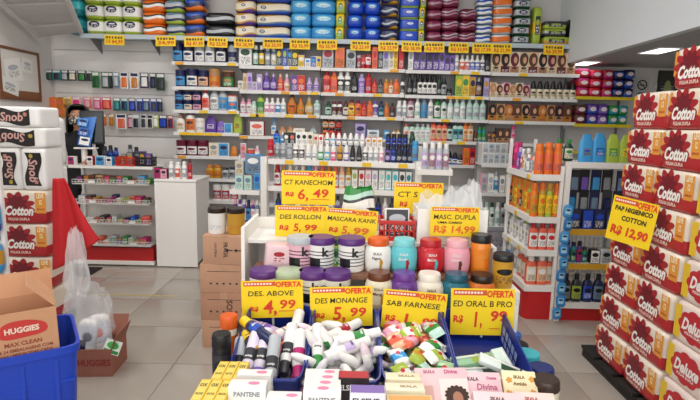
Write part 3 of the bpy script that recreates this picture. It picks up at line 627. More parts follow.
for px, w, h, c, b in [(55.5, 8, 10, 'charcoal', 'darkgreen'), (63.5, 9, 10, 'teal', 'charcoal'), (71, 8, 10, 'black', 'silver'), (79, 8, 10, 'charcoal', 'cream'), (87, 8, 10, 'black', 'green'), (95, 7, 10, 'black', 'charcoal')]:
    hang(px, w, h, 2.20, c, b, H1, cw(c) + ' small pack')
for px, w, h, c, b in [(101.5, 8, 16, 'green', 'darkgreen'), (110, 8, 16, 'darkgreen', 'silver'), (116, 4, 16, 'black', 'charcoal'), (121, 6, 15, 'steel', 'silver'), (129, 8, 16, 'white', 'orange'), (138.5, 8.5, 16, 'white', 'amber'), (149, 9, 15, 'navy', 'white'), (157, 6, 15, 'charcoal', 'navy'), (164, 9, 17, 'darkgreen', 'charcoal')]:
    hang(px, w, h, 2.19, c, b, H1, cw(c) + ' razor pack')
for px, w, h, c, b in [(72, 8, 8, 'yellow', 'tan'), (81, 9, 11, 'pink', 'hotpink'), (91, 8, 11, 'coral', 'pink'), (101, 8, 12, 'hotpink', 'pink'), (111, 9, 12, 'red', 'coral'), (121, 7, 13, 'darkgreen', 'teal'), (128, 7, 13, 'teal', 'navy'), (136, 7, 13, 'navy', 'royal'), (143, 6, 13, 'royal', 'navy'), (150, 7, 13, 'navy', 'steel'), (157, 6, 13, 'blue', 'charcoal'), (163, 6, 13, 'charcoal', 'navy')]:
    hang(px, w, h, 1.87, c, b, H2, cw(c) + ' hanging pack')
for px, w, h, c, b in [(108, 5, 12, 'amber', 'orange'), (114, 5, 12, 'gold', 'amber'), (124, 10, 15, 'white', 'coral'), (133, 6, 14, 'maroon', 'pink'), (139, 7, 14, 'silver', 'black'), (146, 6, 14, 'white', 'charcoal'), (152.5, 6, 14, 'white', 'black'), (158.5, 6, 13, 'lime', 'white'), (166, 9, 13, 'navy', 'royal'), (173, 5, 13, 'red', 'navy')]:
    hang(px, w, h, 1.66, c, b, H3, cw(c) + ' hanging pack')
for k, (px, z) in enumerate([(57, 1.72), (64, 1.72), (58, 1.60), (65, 1.60)]):
    o = ob('snack_bag', pillow(.105, .05, .14, 4), mat(['orange', 'amber'][k % 2], .35, 0, 1, 0, .25, 30), None, ((px - 351.5) * .0132, YB - .1, z), (0, 0, R(rnd.uniform(-10, 10))))
    ob('front_print', disc(.03, .03), mat('coral', .4), o, (0, -.027, .07))
    tag(o, ['upper left', 'upper right', 'lower left', 'lower right'][k] + ' orange snack bag in the corner beside notice board', 'snack bag', 'orange snack bags')

# ---- candy unit: white gondola with wire basket shelves
CX, CY = -2.57, 5.36
cu = thing('candy_unit', 'white till-side unit with wire basket shelves of sweets', 'shelving', (CX, CY, 0))
WH = mat('F0EDE8', .45)
ob('back_panel', bars('back', [(-.42, .42, .30, .32, .05, 1.08)]), WH, cu)
ob('top', bars('top', [(-.45, .45, .02, .36, 1.07, 1.10)]), WH, cu)
for s in (-1, 1): ob('side_upright', bars('upright', [(s*.43 - .014, s*.43 + .014, .26, .32, 0, 1.07)]), WH, cu)
ob('base', bars('base', [(-.42, .42, .04, .3, .05, .2)]), mat('B82222', .45), cu); ob('foot_rail', bars('rail', [(-.44, .44, .0, .05, .02, .055)]), WH, cu)
WIRE = mat('D8D8D6', .3, .4)
def wire_tray(w, d, h, n):
    b = []
    for k in range(n + 1):
        x = -w/2 + w * k / n; b.append((x - .0025, x + .0025, 0, .004, 0, h)); b.append((x - .002, x + .002, 0, d, 0, .004))
    for z in (0, h * .5, h): b.append((-w/2, w/2, -.002, .005, z - .003, z + .003))
    for s in (-1, 1): b += [(s*w/2 - .003, s*w/2 + .003, 0, d, h - .005, h), (s*w/2 - .003, s*w/2 + .003, 0, d, 0, .005)]
    return bars('wire_tray', b)
CANDY = ['coral', 'navy', 'gold', 'green', 'magenta', 'white', 'royal', 'amber', 'red', 'silver', 'brown', 'hotpink', 'lime', 'charcoal', 'sky', 'tan']
for i, z in enumerate((.90, .685, .465, .225)):
    tr = ob('wire_shelf', wire_tray(.82, .28, .05, 24), WIRE, cu, (0, .005, z))
    ob('shelf_sheet', bars('sheet', [(-.40, .40, .005, .28, .004, .008)]), WH, tr)
    for q in (-.2, .22): ob('price_ticket', plate(.07, .03, .001), mat('white', .5), tr, (q, -.0045, .012))
    x = -.38; k = 0
    while x < .36:
        w = rnd.choice((.05, .06, .075)); h = rnd.choice((.04, .055, .075, .085)) 
        c = CANDY[(k * 5 + i * 7 + rnd.randint(0, 2)) % 16]; c2 = CANDY[(k * 3 + i + 4) % 16]
        o = ob('candy_box', box(w, .12, h, .002), mat(c, .4), None, (CX + x + w/2, CY + .02 + .07 + rnd.uniform(0, .03), z + .009), (0, 0, R(rnd.uniform(-6, 6))))
        ob('front_print', plate(round(w * .8, 3), round(h * .6, 3)), printed(c2, 'white' if c2 != 'white' else 'red', c, .4, 3), o, (0, -.0612, h * .2))
        enqueue(o, '%s candy box with %s print' % (cw(c), cw(c2)), 'candy box', 'on %s wire shelf of till unit' % ['top', 'second', 'third', 'bottom'][i])
        x += w + .012; k += 1
# ---- white counter
ct = thing('counter', 'plain white boxy counter beside the candy unit', 'counter', (-1.875, 5.36, 0))
ob('body', bars('body', [(-.215, .215, .02, .52, .05, .94)]), mat('F4F1EC', .4), ct); ob('worktop', box(.45, .54, .025, .003), mat('F6F4F0', .35), ct, (0, .27, .945))
ob('front_panel', bars('front', [(-.222, .222, 0, .02, .012, .94)]), mat('F5F2EE', .4), ct); ob('plinth', bars('plinth', [(-.2, .2, .04, .5, 0, .05)]), mat('grey', .5), ct)
P4 = 'on the white counter top'
def dvc(x, y): return lambda px: (px - 351) / 505 * y * 1.02
row("carton 160 6 9 charcoal magenta black; carton 166 6 8 maroon pink charcoal; slim 173 4.6 14 white silver white; slim 179.5 5 13.5 white coral white; slim 186 4.8 14 white silver white; bottle 191.5 4.2 16 crimson red maroon", .971, P4, 5.42, lambda px: (px - 351) * .0109, .0109)
# ---- things on the candy unit
Zt = 1.1
mo = thing('monitor', 'black till monitor on a white pole behind the candy unit', 'monitor', (-2.83, 5.56, Zt), (0, 0, R(12)))
ob('screen_back', box(.24, .035, .36, .008), mat('23262B', .4), mo, (0, 0, .22)); ob('screen', plate(.21, .32, .001), mat('15181C', .15), mo, (0, -.019, .24)); ob('pole', tube('pole', [(0, .02, 0), (0, .02, .3)], .018), WH, mo); ob('base', box(.16, .14, .02, .004), WH, mo)
lh = thing('leaflet_holder', 'blue leaflet stand in front of the till monitor', 'display stand', (-2.88, 5.44, Zt), (0, 0, R(8)))
ob('pole', tube('pole', [(0, .03, 0), (0, .03, .17)], .03, 12), WH, lh); ob('tray', box(.22, .1, .016, .003), WH, lh, (.02, .03, .17))
ob('backboard', box(.13, .012, .34, .002), mat('3D78C8', .35), lh, (0, .02, .2), (R(-14), R(10), 0))
for k in range(3): ob('leaflet', plate(.1, .085, .001), printed(['4F8FDA', '2D62B8', 'white'][k], 'white', 'navy', .4, 4), lh, (.012 * k - .012, .014 + (.08 - .025 * k) * .9 - .055, .215 + .105 * (2 - k) * .95), (R(-14), R(10), 0))
for k, (x, w, h, c, l) in enumerate([(-2.99, .07, .09, 'white', 'magenta'), (-2.79, .07, .1, 'crimson', 'white'), (-2.68, .1, .1, 'white', 'sky'), (-2.585, .07, .095, 'sky', 'white')]):
    o = product('carton', w, h, c, l, 'navy'); o.location = (x, 5.42, Zt + .001); tag(o, ['white box with magenta print at left end of till unit', 'crimson box beside leaflet stand on till unit', 'white and blue tissue box right of leaflet stand', 'blue box next to the white tissue box on till unit'][k], 'box', 'boxes on the till unit')
KW, KH = 1, 1
row("slim 108 5 18 charcoal navy black; slim 113.5 5 19 navy blue black; slim 119 4.5 17 blue navy navy; jar 126 7 11 silver grey grey; slim 133 5 20 grey silver charcoal; slim 139 5 18 charcoal grey black", Zt, 'standing behind red basket on till unit', 5.52, lambda px: (px - 351) * .0111, .0111)
KW, KH = 1.08, 1.24
def basket(name, label, cat, loc, w, d, h, m, rz=0, cols=7, rows=2, tilt=0, bottom=True):
    """open basket with holes in its walls: bars and rails; parts: rim, front, back, side x2, floor"""
    t = thing(name, label, cat, loc, (tilt, 0, rz))
    def wallm(L):
        b = [(-L/2, L/2, -.002, .002, 0, h * .2), (-L/2, L/2, -.002, .002, h * .85, h)]
        for k in range(cols + 1):
            x = -L/2 + L * k / cols; b.append((max(-L/2, x - L/cols*.16), min(L/2, x + L/cols*.16), -.002, .002, h*.2, h*.85))
        for r_ in range(1, rows):
            z = h * .2 + h * .65 * r_ / rows; b.append((-L/2, L/2, -.002, .002, z - h*.04, z + h*.04))
        return bars('holes', b)
    ob('front_wall', wallm(w), m, t, (0, -d/2, 0)); ob('back_wall', wallm(w), m, t, (0, d/2, 0))
    for s in (-1, 1): ob('side_wall', wallm(d), m, t, (s * w/2, 0, 0), (0, 0, R(90)))
    ob('base', bars('base', [(-w/2, w/2, -d/2, d/2, 0, .004)]), m, t)
    ob('rim', bars('rim', [(-w/2 - .006, w/2 + .006, -d/2 - .007, -d/2 + .003, h - .006, h + .004), (-w/2 - .006, w/2 + .006, d/2 - .003, d/2 + .007, h - .006, h + .004), (-w/2 - .007, -w/2 + .003, -d/2, d/2, h - .006, h + .004), (w/2 - .003, w/2 + .007, -d/2, d/2, h - .006, h + .004)]), m, t)
    return t
basket('red_basket', 'red plastic basket on the till unit', 'basket', (-2.41, 5.45, Zt + .001), .2, .14, .09, mat('D2301E', .4))
basket('black_basket', 'black plastic basket at right end of the till unit', 'basket', (-2.22, 5.46, Zt + .001), .18, .14, .095, mat('1D1D20', .4))
for k, (x, z, c, l, w, h) in enumerate([(-2.46, .02, 'orange', 'charcoal', .07, .1), (-2.38, .02, 'charcoal', 'grey', .06, .14), (-2.25, .03, 'purple', 'charcoal', .07, .15), (-2.18, .02, 'charcoal', 'violet', .06, .13)]):
    o = product('carton', w, h, c, l, 'gold', d=.05); o.location = (x, 5.46, Zt + z * .3); tag(o, [cw(c) + ' carton standing in the red basket', 'charcoal carton standing in the red basket', 'purple carton standing in the black basket', 'charcoal carton standing in the black basket'][k], 'carton', 'cartons in the till baskets')

# ---- the cashier
def mask_mat():
    m = mat('B9B2AA', .8, 0, 1, 0, .01, 40); nt = m.node_tree
    v = nt.nodes.new('ShaderNodeTexVoronoi'); v.inputs['Scale'].default_value = 45; tc = nt.nodes.new('ShaderNodeTexCoord'); nt.links.new(tc.outputs['Object'], v.inputs['Vector'])
    cr = nt.nodes.new('ShaderNodeValToRGB'); cr.color_ramp.interpolation = 'CONSTANT'; e = cr.color_ramp.elements; e[0].color = lin('D8D2C8'); e[1].position = .42; e[1].color = lin('4A4642')
    nt.links.new(v.outputs['Distance'], cr.inputs[0]); nt.links.new(cr.outputs[0], nt.nodes['Principled BSDF'].inputs['Base Color'])
    return m
def person():
    root = thing('person', 'person in black clothes and patterned face mask standing behind the till', 'person', (-3.07, 5.74, 0), (0, 0, R(16)))
    me = bpy.data.meshes.new('body'); V, Ed, Rad = [], [], []
    def chain(pts, start=None):
        last = start
        for (x, y, z, r_) in pts:
            V.append((x, y, z)); Rad.append(r_); i = len(V) - 1
            if last is not None: Ed.append((last, i))
            last = i
        return last
    pel = chain([(0, 0, .95, .145)])
    belly = chain([(0, -.005, 1.1, .135), (0, .0, 1.25, .15)], pel)
    chest = chain([(0, .01, 1.36, .13)], belly)
    neck = chain([(0, .005, 1.44, .06), (0, -.005, 1.50, .054)], chest)
    chain([(0, -.02, 1.56, .078), (0, -.02, 1.63, .092), (0, -.01, 1.69, .075)], neck)
    for s in (-1, 1):
        e = chain([(s*.16, .01, 1.38, .06), (s*.21, .0, 1.28, .05), (s*.235, -.02, 1.12, .042), (s*.2, -.14, 1.10, .038), (s*.15, -.25, 1.13, .027), (s*.14, -.30, 1.135, .03), (s*.135, -.335, 1.135, .03)], chest)
        for q in range(4):
            dx = (q - 1.5) * .019
            chain([(s*.135 + dx, -.365, 1.133, .0095), (s*.135 + dx * 1.15, -.392 - .004 * (q in (1, 2)), 1.128, .0085), (s*.135 + dx * 1.2, -.412 - .006 * (q in (1, 2)), 1.116, .0075)], e)
        chain([(s*.135 - s*.04, -.315, 1.128, .011), (s*.135 - s*.055, -.34, 1.12, .0095), (s*.135 - s*.058, -.362, 1.115, .008)], e - 1)
        chain([(s*.095, 0, .86, .095), (s*.1, -.01, .5, .062), (s*.1, .02, .27, .058), (s*.1, .03, .09, .042), (s*.105, -.06, .04, .04), (s*.11, -.14, .03, .03)], pel)
    me.from_pydata(V, Ed, []); me.update()
    o = bpy.data.objects.new('body', me); COL.objects.link(o)
    sk = o.modifiers.new('skin', 'SKIN'); sk.use_smooth_shade = True
    for i, d in enumerate(me.skin_vertices[0].data): d.radius = (Rad[i], Rad[i] * (.72 if V[i][2] > .9 and abs(V[i][0]) < .01 and V[i][2] < 1.4 else 1)); d.use_root = (i == 0)
    ss = o.modifiers.new('subd', 'SUBSURF'); ss.levels = 2; ss.render_levels = 2
    dg = bpy.context.evaluated_depsgraph_get(); m2 = bpy.data.meshes.new_from_object(o.evaluated_get(dg)); bpy.data.objects.remove(o)
    m2.materials.clear(); m2.materials.append(mat('18181B', .8, 0, 1, 0, .2, 40)); m2.materials.append(mat('B98468', .5)); 
    for p in m2.polygons:
        c = p.center; p.use_smooth = True
        p.material_index = 1 if (c.z > 1.455 or (c.y < -.262 and c.z > 1.0)) else 0
    b = bpy.data.objects.new('body', m2); COL.objects.link(b); b.parent = root
    # face: nose, ears, eyes, brows; mask over nose and mouth; hair
    ob('nose', loft(((0, .012, .014, 2), (.02, .009, .012, 2), (.04, .005, .004, 2)), 10), mat('B98468', .5), b, (0, -.112, 1.585))
    for s in (-1, 1):
        e = ob('eye', pillow(.026, .01, .013, 2.2, 4), mat('E9E4DE', .3), b, (s*.032, -.103, 1.632)); ob('iris', disc(.0055, .0055, 10), mat('2A1A12', .2), e, (0, -.0056, .0065))
        ob('eyebrow', pillow(.036, .008, .007, 2.5, 4), mat('1E1512', .7), b, (s*.033, -.102, 1.657), (0, s * R(6), 0))
        ob('ear', pillow(.012, .035, .055, 2.4, 5), mat('B98468', .5), b, (s*.094, -.01, 1.59))
    def mk(u, v):
        a = R(-90 + (u - .5) * 150); z = 1.525 + .082 * v; bul = math.sin(math.pi * v)
        r_ = .088 + .012 * bul + .014 * math.exp(-((u - .5) * 7) ** 2) * bul
        return (r_ * math.cos(a) * .97, -.02 + r_ * math.sin(a) * 1.1, z + .012 * math.exp(-((u - .5) * 6) ** 2) * (v - .3))
    ob('face_mask', sheet('mask', mk, 18, 6), mask_mat(), b)
    def hr(u, v):
        a = R(35 + u * 290 - 90 + 0); # open at the face (-y)
        a = R(-90 + 64 + u * 232)
        if v < .45:
            t = v / .45; el = R(88 - 78 * t); r_ = .104
            z = 1.665 + .082 * math.sin(el); rr = r_ * math.cos(el) + .004
            rr *= 1.0
        else:
            t = (v - .45) / .55; z = 1.679 - .30 * t; rr = .106 + .016 * math.sin(t * 2.6) + .004 * math.sin(u * 50)
        return (rr * math.cos(a), -.012 + rr * math.sin(a) * 1.06, z)
    h = ob('hair', sheet('hair', hr, 40, 16), mat('17120F', .5, 0, 1, 0, .3, 60), b)
    sm = h.modifiers.new('solid', 'SOLIDIFY'); sm.thickness = .014; sm.offset = 0
    def fr(u, v):
        a = R(-90 - 60 + 120 * u); el = R(85 - 38 * v); return ((.106) * math.cos(el) * math.cos(a), -.014 + .112 * math.cos(el) * math.sin(a), 1.662 + .085 * math.sin(el))
    f = ob('fringe', sheet('fringe', fr, 16, 5), mat('17120F', .5, 0, 1, 0, .3, 60), b); sm = f.modifiers.new('solid', 'SOLIDIFY'); sm.thickness = .01
    return root
person()

# ---- left stack of paper packs, front towards the shop
def cotton_pack(label, M, group, deluxe=False, L=.34, D=.27, Hh=.235):
    if deluxe: o = ob('toilet_paper_pack', pillow(L, D, Hh, 14, 10), mat('EBD9CF', .3))
    else: o = ob('toilet_paper_pack', pillow(L, D, Hh, 14, 10), banded([(0, 'B4262C'), (.36, 'EFE3D2'), (.999, 'EFE3D2')], 2, .3))
    at(o, M); tag(o, label, 'toilet paper', group)
    f = -D / 2 - .0015
    if deluxe:
        ob('red_cloud', flower(.125, .085, 9, .12), mat('C22A34', .35), o, (-.01, f, Hh * .5))
        ob('lettering', text('Deluxe', .085, .0035, .3, 0, .19), mat('F7EFEA', .4), o, (-.01, f - .001, Hh * .52))
        ob('small_lettering', text('FOLHA DUPLA', .02, .0006), mat('F7EFEA', .4), o, (-.01, f - .001, Hh * .32))
        ob('end_strip', plate(.05, Hh * .8, .0008), mat('E9C22E', .4), o, (-L * .41, f + .0004, Hh * .1))
        ob('seal', disc(.018, .013), mat('A05060', .4), o, (L * .3, f, Hh * .84))
    else:
        ob('flower', flower(.132, .108, 11, .3), mat('A81E28', .35), o, (-.045, f, Hh * .53))
        ob('inner_petals', flower(.078, .068, 9, .34), mat('741020', .35), o, (-.045, f - .0006, Hh * .6))
        ob('lettering', text('Cotton', .092, .0042, .28, 0, .2), mat('F9F3EC', .4), o, (-.03, f - .0014, Hh * .40))
        ob('small_lettering', text('FOLHA DUPLA', .026, .001, 0, 0, .15), mat('F3D9C8', .4), o, (-.035, f - .0008, Hh * .15))
        st = ob('end_strip', plate(.075, Hh * .6, .0006), mat('E79A3A', .4), o, (L * .37, f + .0004, Hh * .33))
        ob('strip_lettering', text('LEVE\n12', .045, .002, 0, 0, .05), mat('FBE9C0', .4), st, (0, -.0008, Hh * .42)); ob('strip_small_lettering', text('ROLOS', .016, .0006, 0, 0, .05), mat('B4262C', .4), st, (0, -.0008, Hh * .12))
        st2 = ob('end_strip', plate(.024, Hh * .6, .0006), mat('E79A3A', .4), o, (-L * .455, f + .0004, Hh * .33))
    return o
@cached
def flower(rx, rz, n, amp):
    v = [(0, 0, 0)]; m = n * 6
    for k in range(m):
        t = 2 * math.pi * k / m; q = 1 - amp * (1 - abs(math.sin(n * t / 2)))
        v.append((rx * q * math.cos(t), 0, rz * q * math.sin(t)))
    return pyd('flower', v, [(0, 1 + k, 1 + (k+1) % m) for k in range(m)])
def Mx(loc, rz=0, rx=0, ry=0): return Matrix.Translation(loc) @ Euler((R(rx), R(ry), R(rz)), 'XYZ').to_matrix().to_4x4()
LX, LY = -2.365, 3.60
zz = .085
pal = thing('pallet', 'low dark pallet under the left paper stack', 'pallet', (LX, LY + .1, 0))
for k in range(4): ob('deck_board', box(.36, .08, .018, .003), mat('3A3128', .7, 0, 1, 0, .2, 20), pal, (0, -.15 + k * .1, .062))
for s in (-1, 0, 1): ob('bearer', box(.06, .4, .06, .003), mat('3A3128', .7, 0, 1, 0, .2, 20), pal, (s * .14, 0, 0))
for k in range(4):
    cotton_pack('red and cream toilet paper pack in left stack, ' + ['at the floor', 'second up', 'third up', 'just under the tissue packs'][k], Mx((LX, LY + .13, zz), rnd.uniform(-3, 3)), 'left stack of toilet paper', False, .33, .27, .247); zz += .2475
def snob(label, M, w, h, rot):
    """white paper towel pack; rot = how the front print is turned"""
    o = ob('paper_towel_pack', pillow(w, .25, h, 14, 10), mat('F3F2F0', .35)); at(o, M); tag(o, label, 'paper towel', 'white paper towel packs')
    g = ob('black_ribbon', ribbon(max(w, h) * .78, .112), mat('1C1718', .4), o, (-.028 if w > h else 0, -.1265, h / 2), (0, R(rot), 0))
    ob('lettering', text('Snob', .085, .002, .12, 0, .165), mat('D8A8A0', .4), g, (.01, -.001, 0))
    ob('rose_mark', flower(.016, .016, 5, .3), mat('C88'+'878', .4), g, (max(w, h) * .3, -.001, .018)); ob('gold_mark', disc(.016, .014), mat('B9A040', .4), g, (-max(w, h) * .31, -.001, -.012))
    return o
@cached
def ribbon(w, h):
    n = 12; v = []
    for k in range(n + 1):
        x = -w/2 + w * k / n; c = .014 * math.sin(k / n * 6.3); hh = h / 2 * (1 - .18 * math.sin(math.pi * k / n))
        v += [(x, 0, c - hh), (x, 0, c + hh)]
    return pyd('ribbon', v, [(2*k, 2*k+2, 2*k+3, 2*k+1) for k in range(n)])
zs = zz
for k, x in enumerate((-.088, .088)): snob('upright paper towel pack with black ribbon, %s of the pair' % ['left', 'right'][k], Mx((LX + x, LY + .13, zs), rnd.uniform(-2, 2)), .17, .305, [-90, 90][k])
snob('paper towel pack lying flat with upside-down print, second from top', Mx((LX - .0, LY + .13, zs + .305), 1), .36, .145, 180)
snob('topmost paper towel pack of the left stack, print upright', Mx((LX - .015, LY + .13, zs + .45), -2), .36, .145, 0)
for k in range(4): snob(['lowest', 'second lowest', 'second highest', 'highest'][k] + ' paper towel pack in the row behind the left stack', Mx((LX - .10, LY + .13 + .27, .085 + .38 * k), 0), .3, .375, -90)
# ---- colourful snack rack at the left edge
rk = thing('snack_rack', 'narrow white rack of hanging bags at the left edge', 'rack', (-2.33, 3.16, 0))
for s in (-.12, .11): ob('post', bars('post', [(s - .012, s + .012, 0, .024, 0, 1.72)]), WH, rk)
ob('foot', box(.34, .3, .03, .005), WH, rk); 
for z in (1.6, 1.33, 1.06, .79): ob('cross_bar', bars('bar', [(-.12, .12, .002, .018, z, z + .015)]), WH, rk)
for k, (z, c, c2) in enumerate([(1.38, 'yellow', 'lime'), (1.18, 'sky', 'gold'), (.86, 'sky', 'blue'), (.60, 'gold', 'sky'), (.34, 'sky', 'lime')]):
    for j, x in enumerate((-2.39, -2.265)):
        o = ob('snack_bag', pillow(.115, .06, .2, 4), banded([(0, c2), (.3, c), (.75, c2)], 2, .3, .08), None, (x, 3.125, z), (0, 0, R(rnd.uniform(-8, 8))))
        ob('front_print', disc(.035, .045), mat(['white', 'green', 'navy'][k % 3], .4), o, (0, -.031, .1))
        tag(o, '%s and %s bag on left edge rack, %s row, %s' % (cw(c), cw(c2), ['top', 'second', 'third', 'fourth', 'bottom'][k], ['left', 'right'][j]), 'snack bag', 'bags on the left edge rack')
# ---- red cloth hung beside the stack, plastic bag below it
def cloth(u, v):
    w = .06 + .24 * v ** .9; x = -2.09 + .02 * v + (u - .35) * w * 1.15 + .02 * v; z = 1.17 - .68 * v + .10 * (u ** 2) * v * (1 if v < .95 else 1) + .22 * u * v * v * .6
    return (x, 3.56 + .03 * math.sin(u * 11 + v * 2) * (.25 + .75 * v) + .04 * u, z)
o = ob('red_cloth', sheet('cloth', cloth, 28, 24), mat('C01A22', .75, 0, 1, 0, .08, 25)); sm = o.modifiers.new('solid', 'SOLIDIFY'); sm.thickness = .005
tag(o, 'red cloth hanging in folds beside the left paper stack', 'cloth')
def crumple(name, label, loc, w, d, h, seed, m, top=.45, cat='plastic bag', n=14, amp=.18, jag=.25):
    rr = random.Random(seed); ph = [rr.uniform(0, 6.28) for _ in range(8)]
    def f(u, v):
        a = 2 * math.pi * u; pr = min(1, .55 + v * 2.2) * (1 - (1 - top) * v ** 1.6)
        q = 1 + amp * (math.sin(5 * a + ph[0] + 3 * v) * .5 + math.sin(9 * a + ph[1] - 5 * v) * .4 + math.sin(14 * a + ph[2] + 8 * v) * .3 + .4 * math.sin(11 * v + ph[3] + 2 * a))
        return (w / 2 * pr * q * math.cos(a), d / 2 * pr * q * math.sin(a), h * v * (1 + jag * (.5 * math.sin(2 * a + ph[4]) + .3 * math.sin(5 * a + ph[5]) + .12 * math.sin(8 * a + ph[6])) * v))
    o = ob(name, sheet(name, f, 56, n), m, None, loc)
    return tag(o, label, cat)
BAG = mat((.93, .93, .94), .15, 0, .36)
crumple('plastic_bag', 'clear crumpled plastic bag hanging below the red cloth', (-1.93, 3.47, .33), .17, .14, .48, 3, BAG, .5, 'plastic bag', 14, .2, .12)

# ================================================================ gondolas in the middle of the shop
def lrow(spec, M, place, cat=None, group=None, jit=4):
    """products on a shelf given in the shelf's own frame (m): kind x y z w h body label cap"""
    for ln in spec.strip().replace('\n', ';').split(';'):
        a = ln.split()
        if len(a) < 8: continue
        kind = a[0]; x, y, z, w, h = map(float, a[1:6])
        o = product(kind, w, h, a[6], a[7], a[8] if len(a) > 8 else 'white')
        at(o, M @ Matrix.Translation((x, y, z)) @ Matrix.Rotation(R(rnd.uniform(-jit, jit)), 4, 'Z'))
        enqueue(o, describe(kind, a[6], a[7]), cat or NAMES[kind][1], place, group, x)
GM = Mx((-.09, 4.2, 0), -8)
g = at(thing('deodorant_gondola', 'white double sided gondola of deodorants behind the offer table', 'shelving'), GM)
for z, d in ((1.29, .30), (1.06, .36), (.80, .36), (.5, .36), (.2, .4)):
    sh = ob('shelf', bars('shelf', [(-.62, .62, .0, d, -.02, 0), (-.62, .62, -.006, 0, -.04, .004)]), WH, g, (0, 0, z))
    for q in (-.42, -.1, .25, .5): ob('price_tag', plate(.075, .034, .002), TAGM[0], sh, (q + rnd.uniform(-.05, .05), -.009, -.037))
ob('back_panel', bars('back', [(-.62, .62, .36, .375, .1, 1.40)]), mat('DAD8D4', .5), g)
ob('riser', bars('riser', [(-.6, .6, .14, .30, 0, .115)]), mat('C8C4C0', .5), g, (0, 0, 1.29))
for s in (-1, 1): ob('upright', bars('upright', [(s*.65 - .026, s*.65 + .026, -.03, .05, 0, 1.31), (s*.65 - .02, s*.65 + .02, .34, .4, 0, 1.42)]), WH, g)
ob('base', bars('base', [(-.62, .62, .02, .4, 0, .16)]), mat('B82222', .45), g)
U = .0083
def gp(px): return (px - 340) * U
sp = []
cols = [('silver', 'grey', 'silver')] * 2 + [('grey', 'silver', 'silver')] + [('white', 'charcoal', 'white')] * 2 + [('white', 'silver', 'white')] * 2 + [('green', 'mint', 'white'), ('sky', 'mint', 'white'), ('hotpink', 'pink', 'white'), ('black', 'gold', 'gold'), ('violet', 'white', 'white'), ('black', 'charcoal', 'black'), ('black', 'charcoal', 'charcoal')]
for k, (b, l, c) in enumerate(cols):
    kd = 'rollon' if k >= 5 else 'aerosol'
    sp.append('%s %.3f .06 1.291 .05 .135 %s %s %s' % (kd, gp(273 + k * 6.55), b, l, c))
for k in range(4): sp.append('slim %.3f .06 1.291 .042 .125 white %s white' % (gp(364.5 + k * 5.4), ['charcoal', 'silver', 'silver', 'pink'][k]))
for k in range(5): sp.append('aerosol %.3f .07 1.291 .045 .155 navy %s %s' % (gp(387 + k * 5.6), ['violet', 'blue', 'charcoal', 'navy', 'charcoal'][k], ['black', 'navy', 'black', 'black', 'black'][k]))
lrow(';'.join(sp), GM, 'front row, deodorant gondola top shelf')
sp = []
for px, kd, w, h, b, l, c in [(279, 'carton', 6, 13, 'black', 'charcoal', 'white'), (285.5, 'carton', 6, 13, 'black', 'charcoal', 'coral'), (292, 'carton', 6, 14, 'white', 'white', 'black'), (298.5, 'carton', 6, 14, 'white', 'white', 'black'), (304.5, 'carton', 6, 14, 'white', 'cream', 'black'), (310.5, 'carton', 5, 12, 'white', 'cream', 'red'), (316, 'carton', 5, 12, 'coral', 'white', 'red')]:
    sp.append('%s %.3f .19 1.406 %.3f %.3f %s %s %s' % (kd, gp(px), w * U, h * U, b, l, c))
for k in range(7): sp.append('rollon %.3f .20 1.406 .046 .115 %s white white' % (gp(322 + k * 6.2), ['teal', 'sky', 'purple', 'navy', 'steel', 'grey', 'silver'][k]))
for px, c in ((365.5, 'red'), (371.5, 'coral'), (377.5, 'cream')): sp.append('carton %.3f .2 1.406 .045 .085 %s white gold' % (gp(px), c))
for k in range(4): sp.append('aerosol %.3f .2 1.406 .045 .12 navy royal black' % (gp(386 + k * 5.8)))
lrow(';'.join(sp), GM, 'back row, deodorant gondola top shelf')
lrow('aerosol -.60 .02 1.32 .055 .14 red crimson red; aerosol .615 .03 1.315 .055 .16 sky steel sky; slim .585 .17 1.406 .05 .13 darkgreen black darkgreen', GM, 'on the deodorant gondola post')
lrow('bottle -.60 .19 1.406 .06 .125 royal sky navy; bottle -.545 .2 1.406 .05 .11 steel sky white', GM, 'at left end of deodorant gondola')
sp = []
cols = ['crimson', 'tan', 'cream', 'silver', 'cream', 'sky', 'pink', 'coral', 'amber', 'coral', 'peach', 'gold', 'lime', 'red', 'pink', 'lilac', 'mint', 'turquoise', 'turquoise', 'charcoal', 'teal']
for k, c in enumerate(cols): sp.append('%s %.3f .07 1.061 %.3f %.3f %s %s %s' % ('carton' if k > 11 else 'slim', gp(273 + k * 6.8), .05, .165 if k > 11 else .18, c, 'white', c))
lrow(';'.join(sp), GM, 'on deodorant gondola second shelf')
sp = []
for k in range(20): sp.append('bottle %.3f .07 .801 .05 .19 %s %s %s' % (gp(274 + k * 7), ['navy', 'white', 'charcoal', 'white', 'silver'][k % 5], ['royal', 'pink', 'grey', 'white', 'violet'][k % 5], ['black', 'white', 'navy'][k % 3]))
lrow(';'.join(sp), GM, 'on deodorant gondola third shelf')
